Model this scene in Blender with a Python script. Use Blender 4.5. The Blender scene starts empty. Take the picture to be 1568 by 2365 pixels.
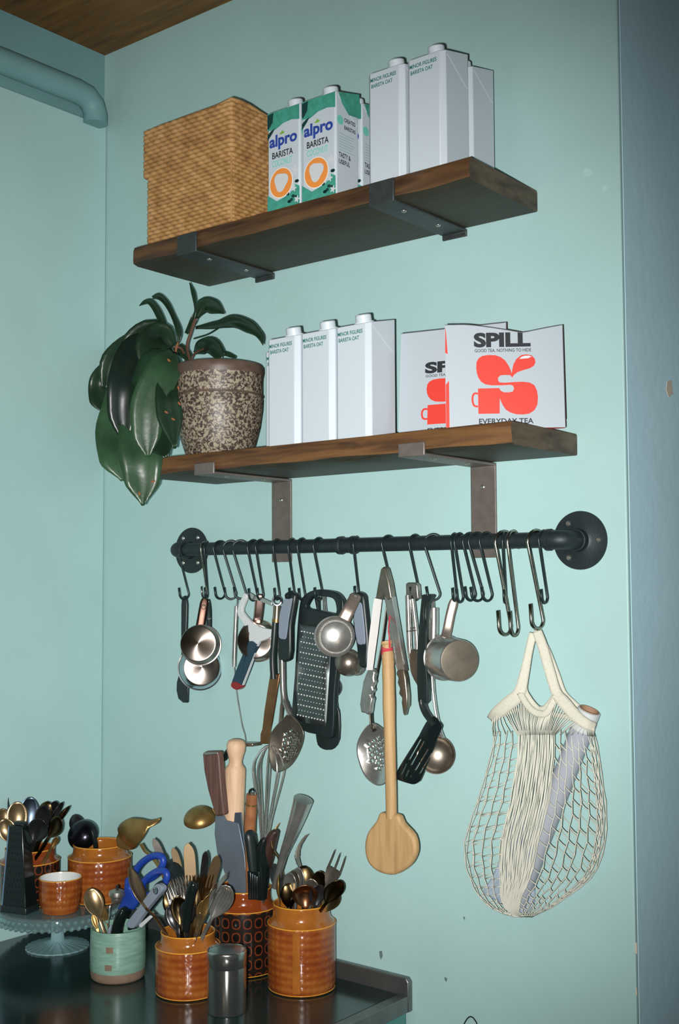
import bpy, bmesh, math, random
from math import sin, cos, pi, sqrt, atan2, radians
from mathutils import Vector, Matrix
from mathutils.geometry import delaunay_2d_cdt
random.seed(4)
S = bpy.context.scene
COL = S.collection
# ------------------------------------------------------------------ camera
FPX, W0, H0 = 2733.53, 1568, 2365
YAW, PIT, ROL = 0.6781287, 0.0614735, -0.0047875
ZO = 1.775                                   # the floor is z = 0, worktop 0.9
CAM = Vector((1.44652, -1.845, -0.11064 + ZO))
FWD = Vector((-sin(YAW)*cos(PIT), cos(YAW)*cos(PIT), sin(PIT)))
_r = Vector((cos(YAW), sin(YAW), 0)); _u = _r.cross(FWD)
RGT = _r*cos(ROL) + _u*sin(ROL); UPV = -_r*sin(ROL) + _u*cos(ROL)
cd = bpy.data.cameras.new('camera'); cam = bpy.data.objects.new('camera', cd); COL.objects.link(cam)
cd.sensor_fit = 'VERTICAL'; cd.sensor_height = 36.0; cd.sensor_width = 24.0
cd.lens = FPX*36.0/H0; cd.clip_start = 0.02
cam.matrix_world = Matrix(((RGT.x, UPV.x, -FWD.x, CAM.x), (RGT.y, UPV.y, -FWD.y, CAM.y), (RGT.z, UPV.z, -FWD.z, CAM.z), (0, 0, 0, 1)))
S.camera = cam
# ------------------------------------------------------------------ world, flash, exposure
wd = bpy.data.worlds.new('world'); S.world = wd; wd.use_nodes = True
wb = wd.node_tree.nodes['Background']; wb.inputs[0].default_value = (0.56, 0.82, 0.90, 1); wb.inputs[1].default_value = 0.066
fl = bpy.data.lights.new('camera_flash', 'SPOT'); flo = bpy.data.objects.new('camera_flash', fl); COL.objects.link(flo)
fl.energy = 292; fl.color = (1.0, 0.985, 0.97); fl.shadow_soft_size = 0.011
fl.spot_size = radians(74); fl.spot_blend = 1.0
flo.location = CAM - RGT*0.045 - UPV*0.022
_aim = FWD*FPX + RGT*(540-784) - UPV*(1220-1182)
flo.rotation_euler = _aim.to_track_quat('-Z', 'Y').to_euler()
rl = bpy.data.lights.new('warm_fill', 'AREA'); rlo = bpy.data.objects.new('warm_fill', rl); COL.objects.link(rlo)  # added warm fill, out of view, for brighter reflections in the metal
rl.shape = 'DISK'; rl.size = 0.5; rl.energy = 5.0; rl.color = (1.0, 0.84, 0.62)
rlo.location = (1.2, -2.9, 2.8); rlo.rotation_euler = (0, 0, 0)
S.view_settings.view_transform = 'Standard'; S.view_settings.look = 'None'
S.view_settings.exposure = 0.0; S.view_settings.gamma = 1.0; S.view_settings.use_curve_mapping = False

# ------------------------------------------------------------------ pixel -> point on a real plane
def _ray(px, py): return FWD*FPX + RGT*(px - W0/2) - UPV*(py - H0/2)
def at(px, py, y):
    d = _ray(px, py); return CAM + d*((y - CAM.y)/d.y)
def atz(px, py, z):
    d = _ray(px, py); return CAM + d*((z - CAM.z)/d.z)
def atx(px, py, x):
    d = _ray(px, py); return CAM + d*((x - CAM.x)/d.x)
def mpp(p): return (Vector(p) - CAM).dot(FWD)/FPX
def tocam(p): return (CAM - Vector(p)).normalized()
def scr(p, a, b, c):
    """direction at p: a to the picture's right, b up, c towards the camera"""
    t = tocam(p); r = Vector((0, 0, 1)).cross(t).normalized(); u = t.cross(r)
    return (r*a + u*b + t*c).normalized()
class Crop:
    def __init__(s, x, y, k): s.x, s.y, s.k = x, y, k
    def __call__(s, *pts): return [(s.x + a/s.k, s.y + b/s.k) for a, b in pts]
CA, CB, CC, CD = Crop(390, 1340, 5.2267), Crop(660, 1340, 5.2267), Crop(800, 1560, 5.2267), Crop(900, 1320, 5.2267)
CE, CF, CG = Crop(440, 1560, 4.3556), Crop(340, 1660, 2.45), Crop(540, 1820, 5.6)
CH, CI, CJ = Crop(0, 1820, 6.03), Crop(170, 1860, 6.272), Crop(340, 1900, 7.127)
CK = Crop(380, 1160, 3.0154); CL = Crop(780, 1160, 2.45)

# ------------------------------------------------------------------ materials
MATS = {}
def lin(c):
    o = []
    for v in c:
        v /= 255.0
        o.append(v/12.92 if v <= 0.04045 else ((v + 0.055)/1.055)**2.4)
    return o
def rgba(c): return tuple(lin(c)) + (1,)
def nt(name):
    m = bpy.data.materials.new(name); m.use_nodes = True
    t = m.node_tree; return m, t, t.nodes['Principled BSDF']
def mat(name, col, rough=0.5, metal=0.0, var=0.0, vscale=25, bump=0.0, bscale=120, spec=0.5, coat=0.0, stretch=None, trans=0.0, alpha=1.0, ior=1.45, rvar=0.0):
    if name in MATS: return MATS[name]
    m, t, b = nt(name); N, L = t.nodes, t.links
    b.inputs['Base Color'].default_value = rgba(col); b.inputs['Roughness'].default_value = rough
    b.inputs['Metallic'].default_value = metal; b.inputs['Specular IOR Level'].default_value = spec
    b.inputs['Coat Weight'].default_value = coat; b.inputs['Transmission Weight'].default_value = trans
    b.inputs['Alpha'].default_value = alpha; b.inputs['IOR'].default_value = ior
    if var or bump or rvar:
        tc = N.new('ShaderNodeTexCoord'); mp = N.new('ShaderNodeMapping'); L.new(tc.outputs['Object'], mp.inputs[0])
        if stretch: mp.inputs['Scale'].default_value = stretch
    if var or rvar:
        nz = N.new('ShaderNodeTexNoise'); nz.inputs['Scale'].default_value = vscale; nz.inputs['Detail'].default_value = 4
        L.new(mp.outputs[0], nz.inputs[0])
    if var:
        cr = N.new('ShaderNodeValToRGB'); c = lin(col)
        cr.color_ramp.elements[0].position = 0.3; cr.color_ramp.elements[1].position = 0.7
        cr.color_ramp.elements[0].color = tuple(max(0, x*(1-var)) for x in c) + (1,)
        cr.color_ramp.elements[1].color = tuple(min(1, x*(1+var)) for x in c) + (1,)
        L.new(nz.outputs[0], cr.inputs[0]); L.new(cr.outputs[0], b.inputs['Base Color'])
    if rvar:
        mr = N.new('ShaderNodeMapRange'); mr.inputs[3].default_value = max(0.03, rough - rvar); mr.inputs[4].default_value = rough + rvar
        L.new(nz.outputs[0], mr.inputs[0]); L.new(mr.outputs[0], b.inputs['Roughness'])
    if bump:
        n2 = N.new('ShaderNodeTexNoise'); n2.inputs['Scale'].default_value = bscale; n2.inputs['Detail'].default_value = 3
        L.new(mp.outputs[0], n2.inputs[0])
        bp = N.new('ShaderNodeBump'); bp.inputs['Strength'].default_value = bump; bp.inputs['Distance'].default_value = 0.002
        L.new(n2.outputs[0], bp.inputs['Height']); L.new(bp.outputs[0], b.inputs['Normal'])
    MATS[name] = m
    return m
def ramp_mat(name, stops, scale, rough, detail=4, dist=0.0, stretch=None, bump=0.0, kind='noise', spec=0.5, coat=0.0):
    if name in MATS: return MATS[name]
    m, t, b = nt(name); N, L = t.nodes, t.links
    tc = N.new('ShaderNodeTexCoord'); mp = N.new('ShaderNodeMapping'); L.new(tc.outputs['Object'], mp.inputs[0])
    if stretch: mp.inputs['Scale'].default_value = stretch
    if kind == 'noise':
        nz = N.new('ShaderNodeTexNoise'); nz.inputs['Scale'].default_value = scale; nz.inputs['Detail'].default_value = detail; nz.inputs['Distortion'].default_value = dist
    else:
        nz = N.new('ShaderNodeTexVoronoi'); nz.inputs['Scale'].default_value = scale
    L.new(mp.outputs[0], nz.inputs[0])
    cr = N.new('ShaderNodeValToRGB'); el = cr.color_ramp.elements
    while len(el) < len(stops): el.new(0.5)
    for e, (p, c) in zip(el, stops): e.position = p; e.color = rgba(c)
    L.new(nz.outputs[0], cr.inputs[0]); L.new(cr.outputs[0], b.inputs['Base Color'])
    b.inputs['Roughness'].default_value = rough; b.inputs['Specular IOR Level'].default_value = spec; b.inputs['Coat Weight'].default_value = coat
    if bump:
        bp = N.new('ShaderNodeBump'); bp.inputs['Strength'].default_value = bump; bp.inputs['Distance'].default_value = 0.002
        L.new(nz.outputs[0], bp.inputs['Height']); L.new(bp.outputs[0], b.inputs['Normal'])
    MATS[name] = m
    return m

WALL = mat('wall_paint', (163, 197, 195), 0.42, var=0.035, vscale=5, bump=0.25, bscale=45, spec=0.3)
WALLB = mat('band_tone', (112, 152, 154), 0.5, var=0.05, vscale=6, bump=0.3, bscale=40, spec=0.3)  # darker teal than the wall below; the pipe has it too
WALLR = mat('return_tone', (186, 222, 232), 0.5, var=0.05, vscale=4, bump=0.3, bscale=40, spec=0.3)  # paler and bluer than the back wall
CHIP = mat('bare_plaster', (196, 186, 168), 0.8)
CEIL = ramp_mat('ceiling_board', [(0.3, (84, 56, 18)), (0.55, (112, 76, 26)), (0.8, (128, 88, 34))], 6, 0.6, stretch=(1, 8, 1))
FLOOR = mat('floor_tile', (70, 66, 60), 0.5, var=0.2)
WOOD = ramp_mat('shaded_plank', [(0.25, (40, 27, 17)), (0.45, (72, 50, 31)), (0.62, (92, 65, 38)), (0.85, (58, 41, 26))], 5, 0.55, detail=6, dist=0.6, stretch=(1.2, 14, 14), bump=0.25)  # upper plank: the weak, glancing light is put into this darker colour
WOOD2 = ramp_mat('brown_plank', [(0.25, (46, 31, 19)), (0.45, (86, 58, 33)), (0.62, (108, 75, 41)), (0.85, (66, 46, 27))], 5, 0.55, detail=6, dist=0.6, stretch=(1.2, 14, 14), bump=0.25)
ENDW = ramp_mat('plank_end', [(0.3, (56, 50, 40)), (0.6, (92, 82, 64)), (0.8, (70, 62, 48))], 18, 0.7, detail=6, stretch=(1, 1, 3), bump=0.3)
WOODU = ramp_mat('shaded_underside', [(0.25, (34, 36, 28)), (0.5, (54, 52, 38)), (0.75, (42, 42, 31))], 5, 0.6, detail=6, dist=0.5, stretch=(1.2, 14, 14), bump=0.2)  # shade below the boards is put into this darker colour
BRKD = mat('shaded_bracket_steel', (62, 68, 68), 0.5, 0.4, var=0.15, vscale=60)  # upper straps: darker copy of the bracket steel, flash falloff in its colour
BRK = mat('bracket_steel', (120, 112, 106), 0.5, 0.55, var=0.12, vscale=60)
SCREW = mat('screw_steel', (190, 190, 180), 0.3, 0.9)
PIPE = mat('black_iron', (34, 44, 46), 0.5, 0.2, var=0.15, vscale=60, bump=0.15, bscale=300)
HOOKB = mat('black_wire', (30, 44, 44), 0.32, 0.3)
HOOKS = mat('worn_chrome', (150, 150, 138), 0.25, 1.0, var=0.25, vscale=90)
STEEL = mat('stainless', (184, 184, 180), 0.27, 0.85, var=0.12, vscale=40, rvar=0.08)
STEELB = mat('brushed_stainless', (162, 156, 150), 0.38, 0.9, var=0.2, vscale=18, stretch=(1, 1, 6))
STEELD = mat('tarnished_stainless', (138, 130, 118), 0.32, 0.85, var=0.3, vscale=30)
COPPER = mat('browned_steel', (150, 104, 74), 0.3, 1.0, var=0.25, vscale=30)
SATIN = mat('satin_steel', (148, 136, 126), 0.45, 0.7, var=0.15, vscale=60)
DULL = mat('dull_base_steel', (128, 120, 106), 0.5, 0.75, var=0.2, vscale=30)
def aniso():
    m, t, b = nt('spun_steel'); N, L = t.nodes, t.links
    b.inputs['Base Color'].default_value = rgba((150, 140, 132)); b.inputs['Metallic'].default_value = 1; b.inputs['Roughness'].default_value = 0.36
    b.inputs['Anisotropic'].default_value = 0.9
    tg = N.new('ShaderNodeTangent'); tg.direction_type = 'RADIAL'; tg.axis = 'Z'; L.new(tg.outputs[0], b.inputs['Tangent'])
    return m
SPUN = aniso()
BRASS = mat('brass', (146, 118, 70), 0.38, 0.75, var=0.2, vscale=40)
BRONZE = mat('warm_steel', (150, 130, 98), 0.32, 0.85, var=0.2, vscale=40)
DARKST = mat('dark_steel', (66, 66, 68), 0.28, 0.8, var=0.2, vscale=40)
BLKP = mat('black_plastic', (26, 36, 36), 0.38, spec=0.5)
BLKG = mat('glossy_black', (18, 26, 26), 0.18, spec=0.5)
GREYP = mat('grey_rubber', (124, 136, 150), 0.6)
WHITEP = mat('pale_plastic', (196, 202, 202), 0.35)
NAVY = mat('navy_grip', (34, 60, 74), 0.6, bump=0.2, bscale=600)
REDP = mat('red_plastic', (130, 30, 34), 0.25)
BLUEP = mat('blue_plastic', (28, 62, 150), 0.4)
CARD = mat('white_carton', (188, 199, 206), 0.45, spec=0.4)
CAPM = mat('white_cap', (192, 203, 210), 0.35)
INKG = mat('ink_green', (24, 106, 100), 0.6)
INKBL = mat('ink_blue', (40, 66, 150), 0.6)
INKK = mat('ink_black', (30, 36, 40), 0.6)
INKR = mat('ink_red', (206, 58, 46), 0.5)
INKT = mat('ink_teal', (110, 196, 178), 0.6)
INKO = mat('ink_orange', (226, 140, 64), 0.6)
INKW = mat('ink_cream', (200, 204, 206), 0.6)
INKLEAF = mat('ink_leaf', (120, 170, 60), 0.6)
TEALC = mat('carton_teal', (66, 148, 130), 0.45, var=0.2, vscale=60)
DTEAL = mat('carton_dark_leaf', (20, 58, 56), 0.5)
PAPER = mat('pouch_paper', (166, 177, 184), 0.5, spec=0.3)
WICK = ramp_mat('woven_straw', [(0.25, (140, 100, 56)), (0.5, (168, 126, 76)), (0.8, (190, 150, 100))], 40, 0.65, detail=3)
POT = ramp_mat('speckled_glaze', [(0.40, (60, 50, 44)), (0.48, (82, 68, 60)), (0.53, (138, 127, 108)), (0.7, (158, 148, 128))], 185, 0.45, detail=3, dist=0.7, bump=0.35)
POTR = mat('pot_rim_glaze', (90, 74, 64), 0.45, var=0.2, vscale=60)
SOIL = mat('soil', (46, 34, 24), 0.9, var=0.3, bump=0.6)
LEAF = mat('leaf_dark', (26, 48, 32), 0.34, var=0.35, vscale=18, spec=0.5, bump=0.2, bscale=60)
LEAF2 = mat('leaf_mid', (44, 72, 48), 0.34, var=0.35, vscale=16, spec=0.5, bump=0.2, bscale=60)
STEM = mat('stem_brown', (84, 58, 44), 0.6, var=0.2)
LBROWN = mat('leaf_scorch', (138, 84, 52), 0.7)
WOODL = ramp_mat('pale_wood', [(0.3, (164, 130, 86)), (0.6, (186, 152, 106)), (0.85, (150, 116, 72))], 8, 0.6, stretch=(12, 12, 1), detail=5)
WOODP = ramp_mat('pin_wood', [(0.3, (196, 160, 126)), (0.6, (214, 180, 148)), (0.85, (184, 146, 112))], 8, 0.6, stretch=(12, 12, 1), detail=5)
WOODK = ramp_mat('knife_handle_wood', [(0.3, (70, 48, 42)), (0.6, (104, 74, 64)), (0.85, (58, 40, 36))], 9, 0.5, stretch=(20, 20, 1), detail=5)
THRED = mat('red_thread', (200, 60, 76), 0.8)
COTTON = mat('cotton_cord', (204, 204, 190), 0.85)
COTTONB = mat('cotton_band', (200, 198, 182), 0.85, var=0.06, vscale=300, bump=0.4, bscale=500)
CORE = mat('cardboard_core', (150, 118, 96), 0.8)
AMB = mat('amber_glaze', (150, 90, 34), 0.14, var=0.18, vscale=30, coat=0.4)
AMBR = mat('amber_rim', (214, 150, 52), 0.2)
WHT = mat('white_glaze', (206, 210, 208), 0.2)
COUNT = mat('dark_worktop', (26, 46, 44), 0.17, spec=0.95, var=0.25, vscale=9, rvar=0.06)
UPST = mat('worktop_steel', (124, 128, 126), 0.42, 0.85, var=0.12, vscale=30)
BODYST = mat('teal_reflecting_steel', (96, 150, 146), 0.35, 0.6, var=0.1, vscale=14)  # teal base colour stands in for the wall reflected in the steel
CANST = mat('canister_steel', (176, 176, 172), 0.19, 0.95)
def shaped(name, stops_z, base, rough, pat):
    """glaze with an embossed ring pattern: polar coordinates of the object, relief through bump"""
    if name in MATS: return MATS[name]
    m, t, b = nt(name); N, L = t.nodes, t.links
    tc = N.new('ShaderNodeTexCoord'); sp = N.new('ShaderNodeSeparateXYZ'); L.new(tc.outputs['Object'], sp.inputs[0])
    def mth(op, a, c=None, d=None):
        n = N.new('ShaderNodeMath'); n.operation = op
        for i, v in enumerate((a, c, d)):
            if v is None: continue
            if isinstance(v, (int, float)): n.inputs[i].default_value = v
            else: L.new(v, n.inputs[i])
        return n.outputs[0]
    ang = mth('ARCTAN2', sp.outputs[1], sp.outputs[0])
    sa = mth('COSINE', mth('MULTIPLY', ang, pat['n'])); sz = mth('COSINE', mth('MULTIPLY', sp.outputs[2], pat['k']))
    h = mth('MULTIPLY', mth('ADD', mth('MULTIPLY', sa, 0.5), 0.5), mth('ADD', mth('MULTIPLY', sz, 0.5), 0.5))
    cr = N.new('ShaderNodeValToRGB'); el = cr.color_ramp.elements
    mr = N.new('ShaderNodeMapRange'); L.new(h, mr.inputs[0])
    while len(el) < len(pat['stops']): el.new(0.5)
    for e, (p, c) in zip(el, pat['stops']): e.position = p; e.color = rgba(c)
    if pat.get('bands'):
        n3 = N.new('ShaderNodeTexNoise'); n3.inputs['Scale'].default_value = 22; n3.inputs['Detail'].default_value = 3; L.new(tc.outputs['Object'], n3.inputs[0])
        L.new(mth('ADD', mth('MULTIPLY', sz, 0.12), n3.outputs[0]), cr.inputs[0])
    else: L.new(mr.outputs[0], cr.inputs[0])
    nz = N.new('ShaderNodeTexNoise'); nz.inputs['Scale'].default_value = 45; L.new(tc.outputs['Object'], nz.inputs[0])
    mx = N.new('ShaderNodeMixRGB'); mx.blend_type = 'MULTIPLY'; mx.inputs[0].default_value = 0.35
    L.new(cr.outputs[0], mx.inputs[1]); L.new(nz.outputs[0], mx.inputs[2]); L.new(mx.outputs[0], b.inputs['Base Color'])
    bp = N.new('ShaderNodeBump'); bp.inputs['Strength'].default_value = pat.get('b', 0.5); bp.inputs['Distance'].default_value = 0.0012
    L.new(mr.outputs[0], bp.inputs['Height']); L.new(bp.outputs[0], b.inputs['Normal'])
    b.inputs['Roughness'].default_value = rough; b.inputs['Coat Weight'].default_value = 0.3
    MATS[name] = m
    return m
AMBP = shaped('amber_embossed', None, None, 0.22, dict(n=30, k=470, b=0.55, bands=1, stops=[(0.25, (128, 58, 22)), (0.5, (148, 76, 30)), (0.75, (160, 96, 40))]))
AMBK = shaped('amber_black_ovals', None, None, 0.2, dict(n=18, k=240, b=0.12, stops=[(0.0, (34, 26, 22)), (0.10, (40, 28, 22)), (0.17, (128, 58, 28)), (0.30, (120, 54, 26)), (0.38, (24, 20, 18)), (0.9, (18, 18, 16))]))
MUGG = ramp_mat('celadon_glaze', [(0.3, (104, 140, 124)), (0.6, (122, 158, 142)), (0.85, (134, 168, 152))], 30, 0.3, stretch=(1, 1, 6), bump=0.3)
MUGB = mat('bare_stoneware', (116, 98, 82), 0.7, var=0.15, vscale=60)
GLASS = mat('cut_glass', (200, 228, 230), 0.05, trans=0.9, ior=1.45)
GLASSR = mat('frosted_rib_glass', (150, 190, 196), 0.35, trans=0.55, ior=1.3, bump=0.4, bscale=300)
FILM = mat('clear_film', (196, 210, 226), 0.22, trans=0.25, alpha=0.66, ior=1.2, bump=0.6, bscale=40)

# ------------------------------------------------------------------ mesh collector
class M:
    def __init__(s): s.v, s.f = [], []
    def add(s, vs, fs):
        o = len(s.v); s.v += [Vector(v) for v in vs]; s.f += [tuple(i + o for i in f) for f in fs]; return s
    def box(s, a, b):
        x0, y0, z0 = a; x1, y1, z1 = b
        return s.add([(x0,y0,z0),(x1,y0,z0),(x1,y1,z0),(x0,y1,z0),(x0,y0,z1),(x1,y0,z1),(x1,y1,z1),(x0,y1,z1)],
                     [(0,3,2,1),(4,5,6,7),(0,1,5,4),(1,2,6,5),(2,3,7,6),(3,0,4,7)])
    def prism(s, poly, off):
        off = Vector(off); n = len(poly); P = [Vector(p) for p in poly]
        nor = Vector((0, 0, 0))
        for i in range(n): nor += P[i].cross(P[(i+1) % n])
        if nor.dot(off) > 0: P.reverse()
        return s.add(P + [p + off for p in P], [tuple(range(n)), tuple(range(2*n-1, n-1, -1))] + [((i+1) % n, i, n+i, n+(i+1) % n) for i in range(n)])
    def lathe(s, prof, c=(0,0,0), axis=(0,0,1), n=40, xref=None, sx=1.0):
        ax = Vector(axis).normalized(); c = Vector(c)
        x = Vector(xref) if xref else (Vector((1,0,0)) if abs(ax.x) < 0.9 else Vector((0,1,0)))
        x = (x - ax*x.dot(ax)).normalized(); y = ax.cross(x)
        vs, fs, rings = [], [], []
        for r, h in prof:
            if r < 1e-6: rings.append([len(vs)]); vs.append(c + ax*h)
            else:
                rings.append(list(range(len(vs), len(vs)+n)))
                vs += [c + ax*h + x*(r*sx*cos(2*pi*i/n)) + y*(r*sin(2*pi*i/n)) for i in range(n)]
        for A, B in zip(rings, rings[1:]):
            for i in range(n):
                j = (i+1) % n
                if len(A) == 1 and len(B) == 1: continue
                if len(A) == 1: fs.append((A[0], B[j], B[i]))
                elif len(B) == 1: fs.append((A[i], A[j], B[0]))
                else: fs.append((A[i], A[j], B[j], B[i]))
        return s.add(vs, fs)
    def tube(s, pts, r, n=8, closed=False, flat=1.0, up=None):
        P = [Vector(p) for p in pts]; m = len(P)
        R = r if isinstance(r, (list, tuple)) else [r]*m
        vs, fs = [], []; prev = None
        for i in range(m):
            if closed: t = P[(i+1) % m] - P[i-1]
            else: t = P[min(i+1, m-1)] - P[max(i-1, 0)]
            if t.length < 1e-9: t = Vector((0, 0, 1))
            t.normalize()
            if prev is None:
                a = Vector(up) if up else (Vector((0,0,1)) if abs(t.z) < 0.9 else Vector((1,0,0)))
                prev = (a - t*a.dot(t)).normalized()
            else:
                q = prev - t*prev.dot(t)
                prev = q.normalized() if q.length > 1e-9 else prev
            b = t.cross(prev)
            vs += [P[i] + prev*(R[i]*flat*cos(2*pi*k/n)) + b*(R[i]*sin(2*pi*k/n)) for k in range(n)]
        for i in range(m if closed else m-1):
            j = (i+1) % m
            for k in range(n):
                l = (k+1) % n; fs.append((i*n+k, i*n+l, j*n+l, j*n+k))
        if not closed: fs += [tuple(range(n-1, -1, -1)), tuple(range((m-1)*n, m*n))]
        return s.add(vs, fs)
    def grid(s, rows, closed=False):
        n = len(rows[0]); vs = [p for r in rows for p in r]; fs = []
        for i in range(len(rows)-1):
            for k in range(n if closed else n-1):
                l = (k+1) % n; fs.append((i*n+k, i*n+l, (i+1)*n+l, (i+1)*n+k))
        return s.add(vs, fs)
    def fan(s, pts):
        P = [Vector(p) for p in pts]; return s.add(P, [tuple(range(len(P)))])
ORG = {}
def worg(o): return ORG.get(o.name, Vector((0, 0, 0)))
def obj(name, m, mt, parent=None, ang=40, bevel=0, seg=2, solid=0, sub=0, org=None, flatshade=False, soff=0.0):
    me = bpy.data.meshes.new(name)
    if parent is not None: o0 = worg(parent)
    elif org is not None: o0 = Vector(org)
    else:
        xs = [v.x for v in m.v]; ys = [v.y for v in m.v]; zs = [v.z for v in m.v]
        o0 = Vector(((min(xs)+max(xs))/2, (min(ys)+max(ys))/2, min(zs)))
    me.from_pydata([tuple(v - o0) for v in m.v], [], m.f); me.validate(); me.materials.append(mt)
    bm = bmesh.new(); bm.from_mesh(me); bmesh.ops.remove_doubles(bm, verts=bm.verts, dist=1e-6)
    bmesh.ops.recalc_face_normals(bm, faces=bm.faces); bm.to_mesh(me); bm.free()
    if not flatshade:
        me.shade_smooth()
        if ang < 180: me.set_sharp_from_angle(angle=radians(ang))
    o = bpy.data.objects.new(name, me); COL.objects.link(o)
    if parent is not None: o.parent = parent
    else: o.location = o0
    ORG[o.name] = o0
    if solid:
        d = o.modifiers.new('solid', 'SOLIDIFY'); d.thickness = solid; d.offset = soff
    if bevel:
        d = o.modifiers.new('bevel', 'BEVEL'); d.width = bevel; d.segments = seg; d.limit_method = 'ANGLE'; d.angle_limit = radians(35)
    if sub:
        d = o.modifiers.new('sub', 'SUBSURF'); d.levels = sub; d.render_levels = sub
    return o
def thing(name, label, cat, loc=(0, 0, 0), group=None):
    o = bpy.data.objects.new(name, None); COL.objects.link(o); o.location = loc; o.empty_display_size = 0.03
    ORG[o.name] = Vector(loc)
    return tag(o, label, cat, group)
def tag(o, label, cat, group=None, kind=None):
    o['label'] = label; o['category'] = cat
    if group: o['group'] = group
    if kind: o['kind'] = kind
    return o
def struct(name, m, mt, parent=None, **k):
    o = obj(name, m, mt, parent, **k); o['kind'] = 'structure'; return o
def dup(root, loc, label=None, rotz=None, mtx=None, group=None):
    def cp(o, par):
        c = o.copy(); COL.objects.link(c)
        if par: c.parent = par
        for ch in list(o.children): cp(ch, c)
        return c
    r = cp(root, None); r.location = loc
    if rotz is not None: r.rotation_euler = (0, 0, rotz)
    if mtx is not None: r.matrix_world = mtx
    if label: r['label'] = label
    if group: r['group'] = group
    ORG[r.name] = Vector(r.location)
    return r
def text2d(s, bold=0.0, align='LEFT', shear=0.0, space=1.0, line=1.0):
    """outline of a word as flat polygons, width scaled to 1"""
    c = bpy.data.curves.new('t', 'FONT'); c.body = s; c.offset = bold; c.align_x = align; c.shear = shear; c.space_character = space; c.space_line = line
    c.resolution_u = 4
    o = bpy.data.objects.new('t', c); COL.objects.link(o); bpy.context.view_layer.update()
    me = bpy.data.meshes.new_from_object(o.evaluated_get(bpy.context.evaluated_depsgraph_get()))
    vs = [v.co.copy() for v in me.vertices]; fs = [tuple(p.vertices) for p in me.polygons]
    bpy.data.objects.remove(o); bpy.data.curves.remove(c); bpy.data.meshes.remove(me)
    x0 = min(v.x for v in vs); x1 = max(v.x for v in vs); y0 = min(v.y for v in vs); y1 = max(v.y for v in vs)
    return [((v.x-x0)/(x1-x0), (v.y-y0)/(y1-y0)) for v in vs], fs
def put2d(m, vs, fs, o, xd, yd, w, h):
    o, xd, yd = Vector(o), Vector(xd).normalized(), Vector(yd).normalized()
    m.add([o + xd*(a*w) + yd*(b*h) for a, b in vs], fs); return m
def word(name, s, mt, parent, o, xd, yd, w, h, **k):
    vs, fs = text2d(s, **k); m = put2d(M(), vs, fs, o, xd, yd, w, h)
    return obj(name, m, mt, parent, flatshade=True)
def spline(pts, n=8, closed=False):
    """Catmull-Rom through points of any dimension"""
    P = [Vector(p) for p in pts]; m = len(P); out = []
    for i in range(m if closed else m-1):
        g = (lambda k: P[k % m]) if closed else (lambda k: P[min(max(k, 0), m-1)])
        a, b, c, d = g(i-1), g(i), g(i+1), g(i+2)
        for j in range(n):
            t = j/n
            out.append(0.5*((2*b) + (c-a)*t + (2*a-5*b+4*c-d)*t*t + (3*b-a-3*c+d)*t**3))
    if not closed: out.append(P[-1])
    return out
def pl(pts, y, smooth=0, closed=True):
    """points of the picture put on the upright plane at depth y"""
    q = spline([(a, b) for a, b in pts], smooth, closed) if smooth else pts
    return [at(p[0], p[1], y) for p in q]
def flat(name, pts, y, th, mt, parent, smooth=0, bevel=0.0015, seg=2):
    m = M().prism(pl(pts, y, smooth), (0, th, 0)); return obj(name, m, mt, parent, bevel=bevel, seg=seg)
def tpx(m, pts, r, smooth=6, n=10, **k):
    """tube through (px, py, y) points"""
    return m.tube(spline([at(*p) for p in pts], smooth), r, n=n, **k)
def cdt(outer, holes, step, dfn):
    """plate on 2D coordinates with holes; dfn lifts every vertex"""
    vs = [Vector(p[:2]) for p in outer]; n = len(vs); ed = [(i, (i+1) % n) for i in range(n)]
    for h in holes:
        o = len(vs); vs += [Vector(p[:2]) for p in h]; ed += [(o+i, o+(i+1) % len(h)) for i in range(len(h))]
    def inside(p, poly):
        c = False; j = len(poly)-1
        for i in range(len(poly)):
            a, b = poly[i], poly[j]
            if (a[1] > p[1]) != (b[1] > p[1]) and p[0] < (b[0]-a[0])*(p[1]-a[1])/(b[1]-a[1]) + a[0]: c = not c
            j = i
        return c
    x0 = min(v.x for v in vs); x1 = max(v.x for v in vs); y0 = min(v.y for v in vs); y1 = max(v.y for v in vs)
    if isinstance(step, list): vs += [Vector(p) for p in step]
    elif step:
        y = y0 + step/2
        while y < y1:
            x = x0 + step/2
            while x < x1:
                p = (x, y)
                if inside(p, outer) and not any(inside(p, h) for h in holes) and all((p[0]-v.x)**2 + (p[1]-v.y)**2 > (step*0.35)**2 for v in vs[:n]): vs.append(Vector(p))
                x += step
            y += step
    ov, oe, of, *_ = delaunay_2d_cdt(vs, ed, [], 1, 1e-7)
    fs = []
    for f in of:
        c = (sum(ov[i].x for i in f)/len(f), sum(ov[i].y for i in f)/len(f))
        if inside(c, outer) and not any(inside(c, h) for h in holes): fs.append(tuple(f))
    return M().add([dfn(v.x, v.y) for v in ov], fs)
def circ(cx, cy, r, n=8, ry=None): return [(cx + r*cos(2*pi*i/n), cy + (ry or r)*sin(2*pi*i/n)) for i in range(n)]

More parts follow.
